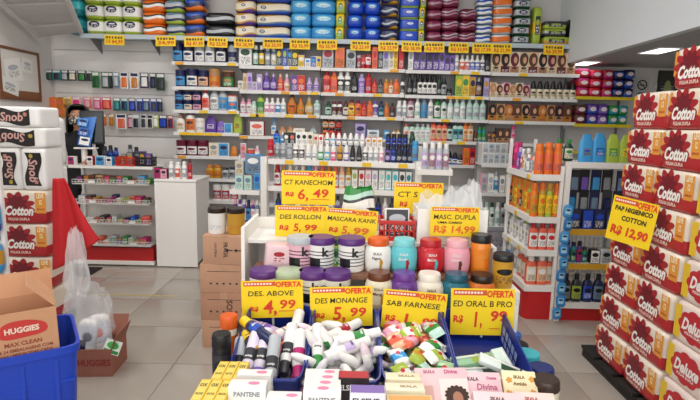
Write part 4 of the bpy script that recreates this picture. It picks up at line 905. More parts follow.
# ---- shelf rack on the left end of that gondola
EM = Mx((-.90, 4.33, 0), -8)
e = at(thing('end_rack', 'narrow white shelf rack at left end of the deodorant gondola', 'shelving'), EM)
for z in (1.01, .72, .42): ob('shelf', bars('shelf', [(-.15, .12, 0, .25, -.02, 0), (-.15, .12, -.005, 0, -.035, .004)]), WH, e, (0, 0, z))
for s in (-.145, .115): ob('post', bars('post', [(s - .006, s + .006, .235, .25, 0, 1.3)]), WH, e)
ob('foot', bars('foot', [(-.15, .12, 0, .25, 0, .03)]), WH, e)
lrow('carton -.075 .07 1.011 .075 .13 silver mint steel; carton .005 .07 1.011 .07 .13 silver mint steel; carton .085 .07 1.011 .06 .15 silver sky blue; carton -.075 .07 1.142 .075 .12 silver beige grey; carton .05 .07 1.162 .14 .16 sky steel white', EM, 'on end rack top shelf')
lrow(';'.join('slim %.3f .06 .721 .036 .2 %s %s %s' % (-.12 + .04 * k, ['purple', 'white', 'violet', 'navy', 'purple', 'steel'][k], ['white', 'violet', 'white', 'sky', 'white', 'white'][k], ['pink', 'purple', 'white', 'navy', 'pink', 'white'][k]) for k in range(6)), EM, 'on end rack second shelf')
lrow(';'.join('carton %.3f .06 .421 .06 .2 %s %s gold' % (-.1 + .065 * k, ['navy', 'blue', 'charcoal', 'steel'][k], ['sky', 'white', 'violet', 'white'][k]) for k in range(4)), EM, 'on end rack bottom shelf')
# ---- end shelf on the right with the tall clear bottles
EM2 = Mx((.66, 3.93, 0), -8)
e = at(thing('end_rack', 'short white shelf with clear bottles at right end of the deodorant gondola', 'shelving'), EM2)
for z in (1.265, .9, .5): ob('shelf', bars('shelf', [(-.14, .13, -.05, .17, -.02, 0), (-.14, .13, -.055, -.05, -.04, .003)]), WH, e, (0, 0, z))
for s in (-.13, .12): ob('post', bars('post', [(s - .006, s + .006, .155, .17, 0, 1.27)]), WH, e)
lrow('slim -.085 .0 1.266 .052 .205 silver lilac white; slim -.028 .0 1.266 .052 .205 silver mauve white; slim .024 .0 1.266 .05 .21 silver lilac white; slim .075 .01 1.266 .05 .2 silver mauve white', EM2, 'on short end shelf')

# ---- plain shelf unit far right behind the gondola
FM = Mx((1.68, 5.72, 0), 0)
f = at(thing('corner_shelf_unit', 'grey wire-back shelf unit with white cartons in the far right', 'shelving'), FM)
for z in (1.19, .86, .47, .12): ob('shelf', bars('shelf', [(-.2, .2, 0, .3, -.02, 0), (-.2, .2, -.005, 0, -.04, .003)]), SHM, f, (0, 0, z))
for s in (-.19, .19): ob('post', bars('post', [(s - .012, s + .012, .28, .3, 0, 1.42)]), UPM, f)
ob('back_panel', bars('back', [(-.2, .2, .29, .3, .1, 1.4)]), mat('CFCDC9', .5), f)
lrow(';'.join('carton %.3f .06 %.3f .062 .115 white silver %s' % (-.155 + .066 * k, 1.191 + .117 * j, ['grey', 'silver', 'steel'][(k + j) % 3]) for j in range(2) for k in range(5 if j == 0 else 4)), FM, 'on corner unit top shelf')
lrow('carton -.15 .06 .861 .07 .21 pink silver mauve; carton -.075 .06 .861 .065 .22 mint white silver; bottle -.01 .06 .861 .06 .24 white sky silver; carton .06 .06 .861 .06 .2 silver white grey; carton .13 .06 .861 .07 .21 cream white silver', FM, 'on corner unit second shelf')
lrow(';'.join('slim %.3f .06 .471 .055 .27 %s %s %s' % (-.16 + .064 * k, ['charcoal', 'white', 'mint', 'white', 'silver', 'white'][k], ['grey', 'silver', 'white', 'mint', 'grey', 'silver'][k], ['white', 'mint', 'darkgreen', 'white', 'charcoal', 'white'][k]) for k in range(6)), FM, 'on corner unit third shelf')
for k in range(2):
    basket('grey_crate', ['lower', 'upper'][k] + ' grey plastic crate stacked in front of corner unit', 'crate', (1.60, 5.5, .005 + .24 * k), .34, .3, .225, mat('A9A6B0', .5), 0, 8, 3)

# ---- right gondola: a shelf tower at the aisle and the end rack facing the shop front
RM = Mx((1.49, 4.80, 0), -90)          # frame of its left face: x runs towards the camera
FR = Mx((1.485, 4.085, 0), 0)          # frame of its front
rg = thing('right_gondola', 'white shelf tower with red base right of the aisle', 'shelving', (1.485, 4.085, 0))
LZ = (1.225, .875, .595, .29)
for i, z in enumerate(LZ):
    sh = ob('shelf', bars('shelf', [(0, .245, 0, .70, -.022, 0), (0, .245, -.006, 0, -.045, .006), (-.006, 0, -.006, .70, -.045, .006)]), WH, rg, (0, 0, z))
    for q in ((.1,), (.35,), (.2, .5), ())[i]: ob('price_tag', plate(.07, .034, .002), TAGM[0], sh, (-.009, q, -.04), (0, 0, R(-90)))
ob('base', pyd('base', [(.03, 0, 0), (.245, 0, 0), (.245, .7, 0), (0, .7, 0), (0, .05, 0), (.03, 0, .265), (.245, 0, .265), (.245, .7, .265), (0, .7, .265), (0, .05, .265)], [(4, 3, 2, 1, 0), (5, 6, 7, 8, 9), (0, 1, 6, 5), (1, 2, 7, 6), (2, 3, 8, 7), (3, 4, 9, 8), (4, 0, 5, 9)]), mat('C01F22', .4), rg)
for x, y in ((.235, .01), (.235, .66), (.01, .66)): ob('upright', bars('upright', [(x - .012, x + .012, y - .012, y + .012, 0, 1.5 if y > .5 else 1.3)]), WH, rg)
def mesh_panel(w, h, n, m_):
    return bars('wire', [(k * w / n - .002, k * w / n + .002, 0, .004, 0, h) for k in range(n + 1)] + [(0, w, 0, .004, k * h / m_ - .002, k * h / m_ + .002) for k in range(m_ + 1)])
ob('wire_back', mesh_panel(.66, 1.0, 16, 22), WIRE, rg, (.24, .02, .27), (0, 0, R(90)))
lrow('slim .05 .05 1.226 .045 .24 hotpink magenta hotpink; slim .1 .05 1.226 .045 .235 hotpink magenta hotpink; slim .15 .06 1.226 .045 .25 magenta violet magenta; slim .2 .05 1.226 .045 .2 violet purple lilac; slim .26 .06 1.226 .05 .19 silver coral white; slim .32 .06 1.226 .05 .18 silver cream grey; slim .38 .06 1.226 .05 .2 tan silver white; slim .44 .05 1.226 .05 .15 steel white white; slim .5 .06 1.226 .05 .17 coral silver grey; slim .56 .06 1.226 .05 .18 cream silver grey', RM, 'along left side of shelf tower top shelf')
lrow('aerosol .055 .06 1.226 .07 .25 orange coral orange; aerosol .13 .06 1.226 .07 .26 orange coral orange; aerosol .205 .06 1.226 .07 .255 orange coral orange', FR, 'on front of shelf tower top shelf')
lrow(';'.join('aerosol %.3f .06 .876 .062 .28 %s %s %s' % (.04 + .068 * k, ['orange', 'amber', 'orange', 'lime'][k % 4], ['charcoal', 'gold', 'yellow', 'orange'][k % 4], ['orange', 'gold'][k % 2]) for k in range(8)), RM, 'along left side, tower second shelf')
lrow('aerosol .04 .06 .876 .06 .28 orange gold orange; aerosol .103 .06 .876 .058 .285 gold yellow orange; aerosol .163 .06 .876 .058 .28 lime yellow gold; aerosol .222 .06 .876 .055 .28 orange yellow orange', FR, 'on front of shelf tower second shelf')
lrow(';'.join('square %.3f .06 .596 .07 .22 %s white %s' % (.05 + .082 * k, ['silver', 'white'][k % 2], ['grey', 'white', 'lime'][k % 3]) for k in range(7)), RM, 'along left side, tower third shelf')
lrow('square .055 .06 .596 .07 .225 coral white red; square .13 .06 .596 .07 .225 coral white red; square .203 .06 .596 .068 .225 coral white red', FR, 'on front of shelf tower third shelf')
lrow(';'.join('square %.3f .07 .291 .095 .24 %s %s white' % (.06 + .11 * k, ['white', 'silver', 'white', 'coral', 'coral'][k], ['sky', 'sky', 'silver', 'cream', 'cream'][k]) for k in range(5)), RM, 'along left side, tower bottom shelf')
lrow('square .06 .07 .291 .085 .245 coral cream white; square .15 .07 .291 .085 .25 coral peach white; square .225 .09 .291 .06 .24 coral cream white', FR, 'on front of shelf tower bottom shelf')
# end of the gondola facing the camera
NM = Mx((1.78, 4.07, 0), 0)
ge = at(thing('gondola_end', 'end rack with yellow edged shelves on the right gondola', 'shelving'), NM)
for z, yl in ((1.335, 0), (.785, 1), (.495, 1), (.155, 0)):
    sh = ob('shelf', bars('shelf', [(0, .62, 0, .30, -.02, 0)]), WH, ge, (0, 0, z)); ob('front_edge', bars('edge', [(0, .62, -.006, 0, -.045, .004)]), mat('D9A42A', .5) if yl else WH, sh)
ob('wire_back', mesh_panel(.62, 1.2, 16, 24), WIRE, ge, (0, .305, .15))
for x in (-.02, .62): ob('post', bars('post', [(x - .018, x + .018, -.01, .04, 0, 1.335)]), WH, ge)
ob('base', bars('base', [(0, .62, .012, .3, 0, .135)]), mat('C01F22', .4), ge)
lrow('bottle -.05 .16 1.336 .07 .18 darkgreen mint green; bottle .03 .16 1.336 .075 .18 darkgreen cream green', NM, 'on top of the right gondola end')
lrow('pouch .13 .06 1.336 .12 .225 sky steel blue; pouch .235 .06 1.336 .12 .235 sky blue sky; pouch .345 .06 1.336 .11 .23 lime green lime; pouch .45 .06 1.336 .11 .225 lime yellow green; pouch .555 .06 1.336 .11 .225 green lime lime', NM, 'on right gondola end')
for j in range(2):
    for k in range(6):
        c = [('charcoal', 'steel'), ('black', 'violet'), ('navy', 'sky'), ('black', 'grey'), ('navy', 'steel'), ('charcoal', 'navy')][(k + 2 * j) % 6]
        o = ob('blister_pack', plate(.085, .19, .002), mat(c[0], .35), None, (1.78 + .07 + .096 * k, 4.07 + .1 + rnd.uniform(-.03, .03), 1.30 - .2 - .17 * j - .02), (0, 0, R(rnd.uniform(-8, 8))))
        ob('bubble', bubble(.06, .11), mat(c[1], .2), o, (0, -.004, .02)); ob('peg_hook', tube('peg', [(0, 0, 0), (0, .2, 0)], .0025, 5), WIRE, ge, (.07 + .096 * k, .1, 1.28 - .17 * j))
        enqueue(o, '%s blister pack' % cw(c[0]), 'blister pack', 'hanging in %s row on right gondola end' % ['upper', 'lower'][j])
lrow(';'.join('carton %.3f .06 .786 .09 .16 navy %s royal' % (.08 + .1 * k, ['charcoal', 'royal', 'navy', 'charcoal', 'royal'][k]) for k in range(5)), NM, 'on upper yellow shelf of gondola end')
lrow('slim .05 .06 .496 .045 .19 violet purple navy; slim .1 .06 .496 .045 .17 teal green navy; slim .15 .06 .496 .045 .18 purple magenta black; slim .2 .07 .496 .045 .13 green teal charcoal; carton .27 .05 .496 .075 .115 black white black; carton .36 .05 .496 .09 .12 white silver black; bottle .46 .06 .496 .1 .22 navy charcoal black; bottle .56 .06 .496 .1 .23 charcoal navy black', NM, 'on middle yellow shelf of gondola end')
lrow(';'.join('bottle %.3f .06 .156 .085 .24 %s %s black' % (.06 + .092 * k, ['black', 'charcoal', 'navy', 'navy', 'charcoal', 'darkgreen'][k], ['grey', 'lime', 'royal', 'steel', 'coral', 'coral'][k]) for k in range(6)), NM, 'on bottom shelf of gondola end')
# strip of blue sachets hanging down the corner post
for k in range(9):
    z = 1.0 - .107 * k
    o = ob('sachet', pillow(.075, .022, .105, 4), mat(['3F8FC8', '2F78B8'][k % 2], .3), None, (1.745 + .012 * math.sin(k * 2.1), 3.995, z - .105), (0, R(rnd.uniform(-6, 6)), R(rnd.uniform(-15, 15))))
    ob('white_print', plate(.045, .05, .0006), printed('7FC0E4', 'white', 'navy', .35, 3), o, (0, -.0115, .03))
    tag(o, 'blue sachet hanging on gondola corner strip, %s' % ('topmost' if k == 0 else 'lowest' if k == 8 else ordinal(k) + ' from top'), 'sachet', 'blue sachets on the corner strip')
st = tag(ob('sachet_strip', bars('strip', [(-.012, .012, 0, .002, 0, 1.0)]), mat('white', .4)), 'white hanging strip holding the blue sachets', 'hanger'); st.location = (1.745, 4.01, .02)

# ================================================================ toilet paper stack on the right
SX = 1.70
pl = thing('pallet', 'black plastic pallet under the tall toilet paper stack', 'pallet', (SX + .30, 2.72, 0))
for k in range(6): ob('deck_board', box(.66, .19, .022, .004), mat('1B1A19', .6), pl, (0, -.58 + k * .235, .063))
for s in (-1, 0, 1): ob('runner', box(.09, 1.4, .063, .004), mat('161514', .6), pl, (s * .27, 0, 0))
HH = .2175
def Mside(y, z, jx=0, rz=0): return Mx((SX + .135 + jx, y, z), -90 + rz)
for r_ in range(8):
    z = .087 + r_ * HH; nm = ['bottom', 'second', 'third', 'fourth', 'fifth', 'sixth', 'seventh', 'eighth'][r_]
    for k in range(2):
        cotton_pack('%s toilet paper pack in %s row of right stack' % (['far red flower', 'near red flower'][k], nm), Mside(3.11 - .352 * k - .008 * r_, z, .0095 * r_, rnd.uniform(-2, 2)), 'right stack of red flower packs', False, .345, .27, HH)
    if r_ < 6: cotton_pack('red cloud toilet paper pack in %s row, nearest on right stack' % nm, Mside(3.11 - .352 * 2 - .02 - .008 * r_, z, .0095 * r_, rnd.uniform(-2, 2)), 'right stack of red cloud packs', True, .345, .27, HH)
    else: cotton_pack('nearest red flower toilet paper pack in %s row of right stack' % nm, Mside(3.11 - .352 * 2 - .01 - .008 * r_, z, .0095 * r_, rnd.uniform(-2, 2)), 'right stack of red flower packs', False, .345, .27, HH)
    for k in range(3):
        cotton_pack('toilet paper pack in rear column of right stack, %s row, %s one' % (nm, ['far', 'middle', 'near'][k]), Mside(3.11 - .352 * k - .008 * r_, z, .285 + .0095 * r_, rnd.uniform(-1, 1)), 'right stack of red flower packs', False, .345, .27, HH)
cotton_pack('topmost red flower toilet paper pack crowning the right stack', Mside(2.70, .087 + 8 * HH, .075, 1), 'right stack of red flower packs', False, .345, .27, HH)
cotton_pack('top row red flower toilet paper pack at near end of right stack', Mside(2.32, .087 + 8 * HH, .075, 1), 'right stack of red flower packs', False, .345, .27, HH)
sign('offer_sign', 'yellow offer sign on the right toilet paper stack', 'sign', .25, .265, Mx((SX - .085, 2.88, .945), -52, 0, 7), 'Casa', [('PAP HIGIENICO', .14, 0, .74, 'black', .006, .84), ('COTTON', .15, .05, .54, 'black', .006, .55), ('R$ 12,90', .26, .0, .24, 'D9401C', .012, .84)])

# ================================================================ offer table in the middle
TZ = .70
tb = thing('offer_table', 'white trestle table carrying the blue bins and cream jars', 'table', (.11, 1.72, 0))
ob('tabletop', box(1.14, 1.42, .025, .003), mat('E9E6E1', .4), tb, (0, 0, TZ - .026))
for sx in (-1, 1):
    for sy in (-1, 1): ob('leg', box(.04, .04, TZ - .026, .003), WH, tb, (sx * .52, sy * .66, 0))
ob('apron', bars('apron', [(-.53, .53, -.665, -.65, TZ - .11, TZ - .027), (-.53, .53, .65, .665, TZ - .11, TZ - .027)]), WH, tb)
sd = thing('tier_stand', 'white stepped stand with brown boards under the cream jars', 'display stand', (.1, 2.2, TZ))
ob('side_panel', bars('side', [(-.56, -.545, -.1, .24, 0, .455)]), mat('F1EEEA', .45), sd); ob('side_panel', bars('side', [(.53, .545, -.05, .24, 0, .38)]), mat('F1EEEA', .45), sd)
ob('back_panel', bars('back', [(-.545, .53, .225, .24, 0, .44)]), mat('F1EEEA', .45), sd)
ob('top_board', bars('top', [(-.545, .53, -.03, .225, .372, .387)]), mat('F1EEEA', .45), sd)
BRD = mat('8A5F4A', .6, 0, 1, 0, .12, 14)
ob('upper_board', bars('board', [(-.50, .46, -.235, -.05, .281, .295)]), BRD, sd); ob('lower_board', bars('board', [(-.51, .48, -.335, -.21, .172, .185)]), BRD, sd)
for x in (-.46, 0, .42): ob('support', bars('support', [(x - .03, x + .03, -.2, -.06, 0, .281)]), BRD, sd); ob('support', bars('support', [(x - .03, x + .03, -.33, -.22, 0, .172)]), BRD, sd)
# ---- jars
JA, JB = TZ + .2955, TZ + .1855
def jar(px, tier, kind, body, lid, art, label, w=.112, h=.14, word='SKALA'):
    y = 2.055 if tier == 0 else 1.935; x = (px - 348.5) * (.00415 if tier == 0 else .0040); z = JA if tier == 0 else JB
    s = shapes(kind, w, h)
    o = ob('cream_jar' if kind == 'jar' else 'cream_tub', loft(s, 24), mat(body, .28), None, (x, y, z), (0, 0, R(rnd.uniform(-8, 8))))
    z0, z1, rr, dm = CAPS[kind]; a = w / 2 * rr; hz = (z1 - z0) * h
    ob('lid', loft(((0, a*.98, a*.98, 2), (hz*.15, a, a, 2), (hz*.82, a*.98, a*.98, 2), (hz, a*.92, a*.92, 2)), 24), mat(lid, .35), o, (0, 0, z0 * h))
    if art == 'k':
        for q in range(5): ob('stripe', patch(s, h * (.2 + .1 * q), h * (.225 + .1 * q), 75, 12, 1), mat('24242A', .4), o)
        ob('black_patch', patch(s, h * .16, h * .42, 26, 6, 2, .0016), mat('17171A', .35), o, (0, 0, 0), (0, 0, R(-28)))
        ob('lettering', text('k', .05, .002, 0, w/2 + .002), mat('17171A', .4), o, (.02, -w/2 - .0022, h * .62))
    elif art:
        ob('label', patch(s, h * .14, h * .66, 58, 10, 4), mat(art[0], .32), o)
        ob('brand_lettering', text(word, .015, .0002, 0, w/2 + .002, .036), mat(art[1], .4), o, (-.004, -w/2 - .0026, h * .6))
        ob('name_lettering', text(art[3], .016, .0003, .2, w/2 + .002, .04), mat(art[1], .4), o, (-.006, -w/2 - .0026, h * .46))
        p = ob('picture', patch(s, h * .17, h * .44, 15, 5, 3, .0016), mat(art[2], .4), o, (0, 0, 0), (0, 0, R(24)))
    tag(o, label, 'jar', 'cream jars on the tier stand')
    return o
jar(300, 0, 'tub', 'E9B5C4', 'silver', 'k', 'pink tub with grey lid on upper board')
jar(320.5, 0, 'tub', 'white', '5B2C7A', 'k', 'white striped tub with purple lid, left on upper board')
jar(351, 0, 'tub', 'white', '5B2C7A', 'k', 'white striped tub with purple lid beside the orange-lidded jar')
jar(378, 0, 'jar', 'F1EFE9', 'E0601E', ('F1EFE9', 'charcoal', 'gold', 'Vegano'), 'white rounded jar with orange lid on upper board')
jar(404, 0, 'jar', '62C4CC', '7FD4D8', ('62C4CC', 'white', 'crimson', 'Bomba'), 'turquoise rounded jar on upper board')
jar(430.5, 0, 'jar', 'C4202C', 'B81C28', ('C4202C', 'white', 'turquoise', 'Mais Lisos'), 'red rounded jar on upper board')
jar(457, 0, 'jar', 'E7A0AE', 'E9AEB8', ('E7A0AE', 'white', 'brown', 'Divina'), 'pink rounded jar on upper board')
jar(481, 0, 'tub', 'E8882A', 'black', ('E8882A', 'E8A050', 'E07A1C', 'tub'), 'tall orange tub with black lid on upper board', .082, .165, '.')
jar(265, 1, 'tub', 'white', '5B2C7A', 'k', 'white striped tub with purple lid at left end of lower board')
jar(290, 1, 'tub', 'CFE3B8', 'B8C8A8', 'k', 'pale green tub in second place on lower board')
jar(313, 1, 'tub', 'white', '5B2C7A', 'k', 'white striped tub with purple lid, third on lower board')
jar(337, 1, 'tub', 'white', '5B2C7A', 'k', 'white striped tub with purple lid, fourth on lower board')
jar(379, 1, 'jar', 'EBE0C8', '6B3A22', ('EBE0C8', 'brown', 'gold', 'Manga'), 'cream jar with brown lid, left one on lower board')
jar(404, 1, 'jar', '6A3A92', '6A3A92', ('6A3A92', 'white', 'hotpink', 'Genetiqs'), 'purple rounded jar on lower board')
jar(429, 1, 'jar', 'EFE6D6', 'F1E9DC', ('EFE6D6', 'brown', 'tan', 'Amido'), 'cream jar with cream lid, right one on lower board')
jar(455.5, 1, 'jar', '1E6E84', '17586C', ('1E6E84', 'white', 'gold', 'Mar'), 'dark teal rounded jar on lower board')
jar(481, 1, 'jar', 'D9742A', '2A1A14', ('D9742A', 'white', 'brown', 'Cachos'), 'orange rounded jar with dark lid on lower board')
# green tub half hidden behind
o = product('tub', .08, .125, 'lime', 'green', 'darkgreen'); o.location = ((338 - 348.5) * .00415, 2.10, JA); tag(o, 'green tub with dark lid behind striped tubs on upper board', 'tub')
o = ob('soap_pack', box(.105, .08, .105, .008), mat('EBC9CE', .35), None, ((276 - 348.5) * .00415, 2.05, JA), (0, R(5), R(14))); tag(o, 'pale pink wrapped soap multipack at left end of upper board', 'soap')
ob('front_print', plate(.06, .06, .001), printed('EBC9CE', 'crimson', 'crimson', .4, 3), o, (0, -.0412, .03)); ob('white_end', plate(.07, .1, .001), mat('white', .4), o, (.0535, .036, .002), (0, 0, R(90)))
# right end: white box with yellow tub
o = tag(ob('white_carton', box(.1, .13, .258, .003), mat('EFEDE9', .45)), 'white carton under the yellow tub at right of the jars', 'carton'); o.location = (.635, 2.0, TZ)
ob('flap', bars('flap', [(-.05, .05, -.0665, -.0655, .2, .255)]), mat('E4E1DC', .5), o)
o = product('tub', .082, .14, 'gold', 'gold', 'black'); o.location = (.625, 1.985, TZ + .2585); tag(o, 'yellow tub with black lid on the white carton', 'tub')
# ---- things on top of the stand
TT = TZ + .3875
basket('red_basket', 'red plastic basket on the stand above the red jar', 'basket', (.215, 2.27, TT), .155, .13, .088, mat('CC2A22', .4), R(-3), 7, 2)
o = product('carton', .11, .13, 'white', 'charcoal', 'silver', d=.06); o.location = (.215, 2.27, TT + .006); o.rotation_euler = (R(-8), 0, R(4)); tag(o, 'white and black carton standing in the red basket on the stand', 'carton')
wb = thing('white_box', 'open white box of clear bags on top of the stand', 'box', (.455, 2.28, TT))
for nm, b in (('front_panel', (-.155, .155, -.09, -.086, 0, .15)), ('back_panel', (-.155, .155, .086, .09, 0, .15)), ('side_panel', (-.155, -.151, -.086, .086, 0, .15)), ('side_panel', (.151, .155, -.086, .086, 0, .15)), ('base', (-.151, .151, -.086, .086, 0, .004))):
    ob(nm, bars(nm, [b]), mat('F4F2EE', .4), wb)
ob('printed_line', bars('small_type', [(-.1 + .02 * k, -.086 + .02 * k, -.0004, 0, .118, .13) for k in range(9)]), mat('silver', .5), wb, (0, -.091, 0))
BAG2 = mat((.95, .96, .98), .12, 0, .42)
for k, (x, y, w, h, sd_) in enumerate([(.385, 2.27, .2, .20, 11), (.50, 2.275, .19, .225, 12), (.56, 2.29, .11, .25, 17)]):
    crumple('plastic_bag', ['left', 'middle', 'right'][k] + ' clear crumpled bag standing in the white box', (x, y, TT + .006), w, .13, h, sd_, BAG2, .6, 'plastic bag', 18, .08, .13)
for k in range(3):
    o = product('tube', .04, .15, ['white', 'sky', 'white'][k], ['sky', 'white', 'silver'][k], ['white', 'blue', 'grey'][k]); o.location = (.37 + .07 * k, 2.24, TT + .01); o.rotation_euler = (R(-10), R(15 - 18 * k), 0); tag(o, ['left', 'middle', 'right'][k] + ' tube inside the clear bags of the white box', 'tube', 'tubes in the white box')
o = crumple('wipes_bag', 'bulging white and green bag behind the mascara sign', (.04, 2.36, TT), .185, .09, .22, 31, banded([(0, 'silver'), (.3, 'charcoal'), (.5, 'white'), (.68, 'charcoal'), (.74, 'mint'), (.84, 'green')], 2, .25, .05), .62, 'bag', 14, .07, .06)
ob('front_print', disc(.04, .03), mat('white', .4), o, (.02, -.055, .1))
# ---- offer signs
def osign(label, cx, y, z0, w, h, lines, rx=-4, ry=0, rz=0, stick=0.0, head='Casa da Beleza'):
    s = sign('offer_sign', label, 'sign', w, h, Mx((cx, y, z0), rz, rx, ry), head, lines, 'yellow offer signs on the table')
    if stick: ob('stick', bars('stick', [(-.004, .004, .003, .009, -stick, h * .6)]), mat('silver', .3), s)
    return s
K, RD = 'black', 'D83A1A'
osign('yellow offer sign reading 6,49, tallest one on the table', -.195, 2.335, 1.222, .25, .158, [('CT KANECHOM', .2, 0, .66, K, .0015, .9), ('R$', .16, -.35, .3, RD, .008, .16), ('6,', .42, -.1, .28, RD, .008, .2), ('49', .34, .23, .34, RD, .008, .3), ('____', .2, .22, .16, RD, .004, .36)], -3, 0, 0, .133)
osign('yellow offer sign reading 5,99 just below the tallest sign', -.215, 2.215, 1.095, .235, .14, [('DES ROLLON', .2, -.02, .64, '6B5A20', .004, .78), ('R$', .2, -.33, .28, RD, .008, .18), ('5,', .34, -.08, .28, RD, .008, .14), ('99', .26, .18, .3, RD, .008, .24)], -4, 0, 2, .005)
osign('yellow mascara offer sign left of the red basket', .005, 2.205, 1.09, .23, .135, [('MASCARA KANK', .2, 0, .66, K, .0015, .94), ('R$', .2, -.34, .28, RD, .008, .18), ('5,', .36, -.1, .28, 'E06A2C', .01, .16), ('99', .3, .2, .3, 'E06A2C', .01, .3)], -4, 3, -2, .003)
osign('small yellow offer sign behind the clear plastic bags', .335, 2.445, 1.17, .24, .155, [('CT S', .24, -.22, .62, K, .0015, .4), ('R$', .2, -.3, .3, RD, .008, .16), ('6', .34, .0, .28, RD, .008, .1)], -2, 0, 0, .4)
osign('yellow double mask offer sign on the white box', .455, 2.145, 1.128, .212, .128, [('MASC. DUPLA', .22, 0, .66, K, .0015, .86), ('UMA CARIO', .1, -.1, .47, K, .004, .5), ('R$ 14,99', .32, 0, .22, 'E2701E', .01, .85)], -3, 0, 0, .0)
osign('yellow offer sign reading 4,99 over the first bin', -.278, 1.80, .878, .228, .142, [('DES. ABOVE', .19, -.02, .66, K, .0015, .74), ('R$', .16, -.3, .24, RD, .008, .14), ('4,', .5, -.04, .26, RD, .01, .22), ('99', .32, .25, .36, RD, .008, .26), ('___', .2, .25, .18, RD, .004, .3)], -2, -2, 2, .05)
osign('yellow offer sign reading 5,99 over the second bin', -.02, 1.80, .85, .232, .152, [('DES MONANGE', .19, 0, .66, K, .0015, .84), ('R$', .16, -.34, .28, RD, .008, .14), ('5,', .46, -.04, .3, RD, .01, .2), ('99', .3, .27, .36, RD, .008, .26), ('TODOS', .07, .22, .12, RD, .003, .2)], -2, -2, 2, .03)
osign('yellow soap offer sign over the third bin', .243, 1.80, .842, .238, .148, [('SAB FARNESE', .19, -.02, .66, K, .0015, .84), ('R$', .2, -.36, .26, RD, .008, .16), ('1,', .4, -.06, .24, RD, .01, .16), ('89', .26, .26, .24, RD, .008, .24), ('UN', .08, .44, .52, K, .0015, .06)], -2, 4, 0, .02)
osign('yellow toothbrush offer sign over the fourth bin', .505, 1.80, .828, .236, .178, [('ED ORAL B PRO', .18, 0, .68, K, .0015, .92), ('R$', .2, -.38, .34, RD, .008, .16), ('1', .46, -.1, .34, RD, .01, .05), (',', .46, -.02, .2, RD, .01, .03), ('99', .3, .26, .42, RD, .01, .26), ('___ un', .12, .26, .18, RD, .004, .3)], -2, -1, -2, .01)

# ---- blue bins
@cached
def bin_shell(w, d, h):
    a, b = w / 2, d / 2
    return loft(((0, a*.9, b*.92, 9), (h*.04, a*.92, b*.94, 9), (h*.9, a*.985, b*.985, 9), (h*.91, a, b, 9), (h, a, b, 9), (h, a*.96, b*.975, 9), (h*.9, a*.95, b*.965, 9), (.006, a*.885, b*.905, 9)), 48)
BLUE = mat('1C2F86', .35, 0, 1, 0, .05, 20)
TL = 12.7
BX = [-.25, -.008, .230, .470]
def BM(k): return Mx((BX[k], 1.655, .763), 0, TL)
for k in range(4):
    o = at(tag(ob('blue_bin', bin_shell(.238, .41, .115), BLUE), ['blue bin filled with body sprays', 'blue bin heaped with white roll-ons', 'blue bin heaped with wrapped soaps', 'nearly empty blue bin with toothbrush packs'][k], 'bin', 'blue bins on the offer table'), BM(k))
    ob('front_lip', tube('lip', [(-.1, -.206, .112), (-.08, -.208, .112), (.08, -.208, .112), (.1, -.206, .112)], .005, 6), BLUE, o)
    if k == 3:
        for j in range(5): ob('painted_vent_light', bars('slot', [(-.0006, 0, -.012, .012, 0, .03)]), mat('8FA0D8', .5), o, (.104, -.02 + .035 * j, .06)); ob('painted_vent_light', bars('slot', [(-.0006, 0, -.012, .012, 0, .022)]), mat('8FA0D8', .5), o, (.1025, -.02 + .035 * j, .03))  # thin pale plates, their colour standing for light showing through the wall slots
rs = thing('bin_riser', 'white riser plank tilting the blue bins forward', 'riser', (.105, 1.80, TZ))
ob('plank', bars('plank', [(-.5, .5, -.03, .03, .085, .094)]), WH, rs)
for x in (-.45, 0, .45): ob('block', bars('block', [(x - .03, x + .03, -.03, .03, 0, .085)]), WH, rs)
def lay(k, o, u, v, t, ang, up=True, pitch=0, roll=0):
    M = BM(k) @ Matrix.Translation((u, v, t)) @ Matrix.Rotation(R(ang), 4, 'Z')
    M = M @ (Matrix.Rotation(R(90 + pitch), 4, 'X') @ Matrix.Rotation(R(180 + roll), 4, 'Z') if not up else Matrix.Rotation(R(-90 + pitch), 4, 'X') @ Matrix.Rotation(R(roll), 4, 'Z'))
    at(o, M)
def spray(body, label, cap, w=.041, h=.18): return product('aerosol', w, h, body, label, cap, word='above')
def b1(px, y, ang, body, label, cap, up, t, word, pitch=0, h=.18, w=.041):
    o = spray(body, label, cap, w, h); o.name = 'body_spray'
    u = (px - 273) * .0031; v = (338 - y) * .0056; s = -1 if up else 1
    a = R(ang); lay(0, o, u + s * h / 2 * (-math.sin(a)), v + s * h / 2 * math.cos(a), t - .03, ang, up, pitch)
    tag(o, word, 'deodorant', 'body sprays in the first bin')
b1(239, 352, 6, 'silver', 'black', 'silver', False, .125, 'grey body spray with black label at left wall of first bin', 16)
b1(251.5, 351, -5, 'E4DAEC', 'charcoal', 'violet', False, .155, 'lilac body spray, left of two side by side in first bin', 18, .195)
b1(264, 351, -3, 'E4DAEC', 'charcoal', 'violet', False, .155, 'lilac body spray, right of two side by side in first bin', 18, .195)
b1(277, 360, 1, 'silver', 'charcoal', 'grey', False, .165, 'silver body spray sticking out over front of first bin', 18, .195)
b1(290, 345, -3, 'white', 'charcoal', 'charcoal', False, .155, 'white body spray with dark cap in first bin', 18, .19)
b1(294, 324, -4, 'white', 'black', 'lilac', False, .135, 'white body spray with black label near sign of first bin', 12)
b1(303, 350, 3, 'white', 'magenta', 'magenta', False, .155, 'white and magenta body spray at right wall of first bin', 18)
b1(262, 322, 62, 'lilac', 'violet', 'lilac', True, .11, 'lilac body spray lying crosswise under the 4,99 sign', 0)
b1(277, 328, -50, 'pink', 'white', 'pink', True, .115, 'pink body spray lying aslant in first bin', 0)
b1(284, 338, -35, 'pink', 'coral', 'peach', False, .105, 'pink body spray with peach cap in middle of first bin', 0)
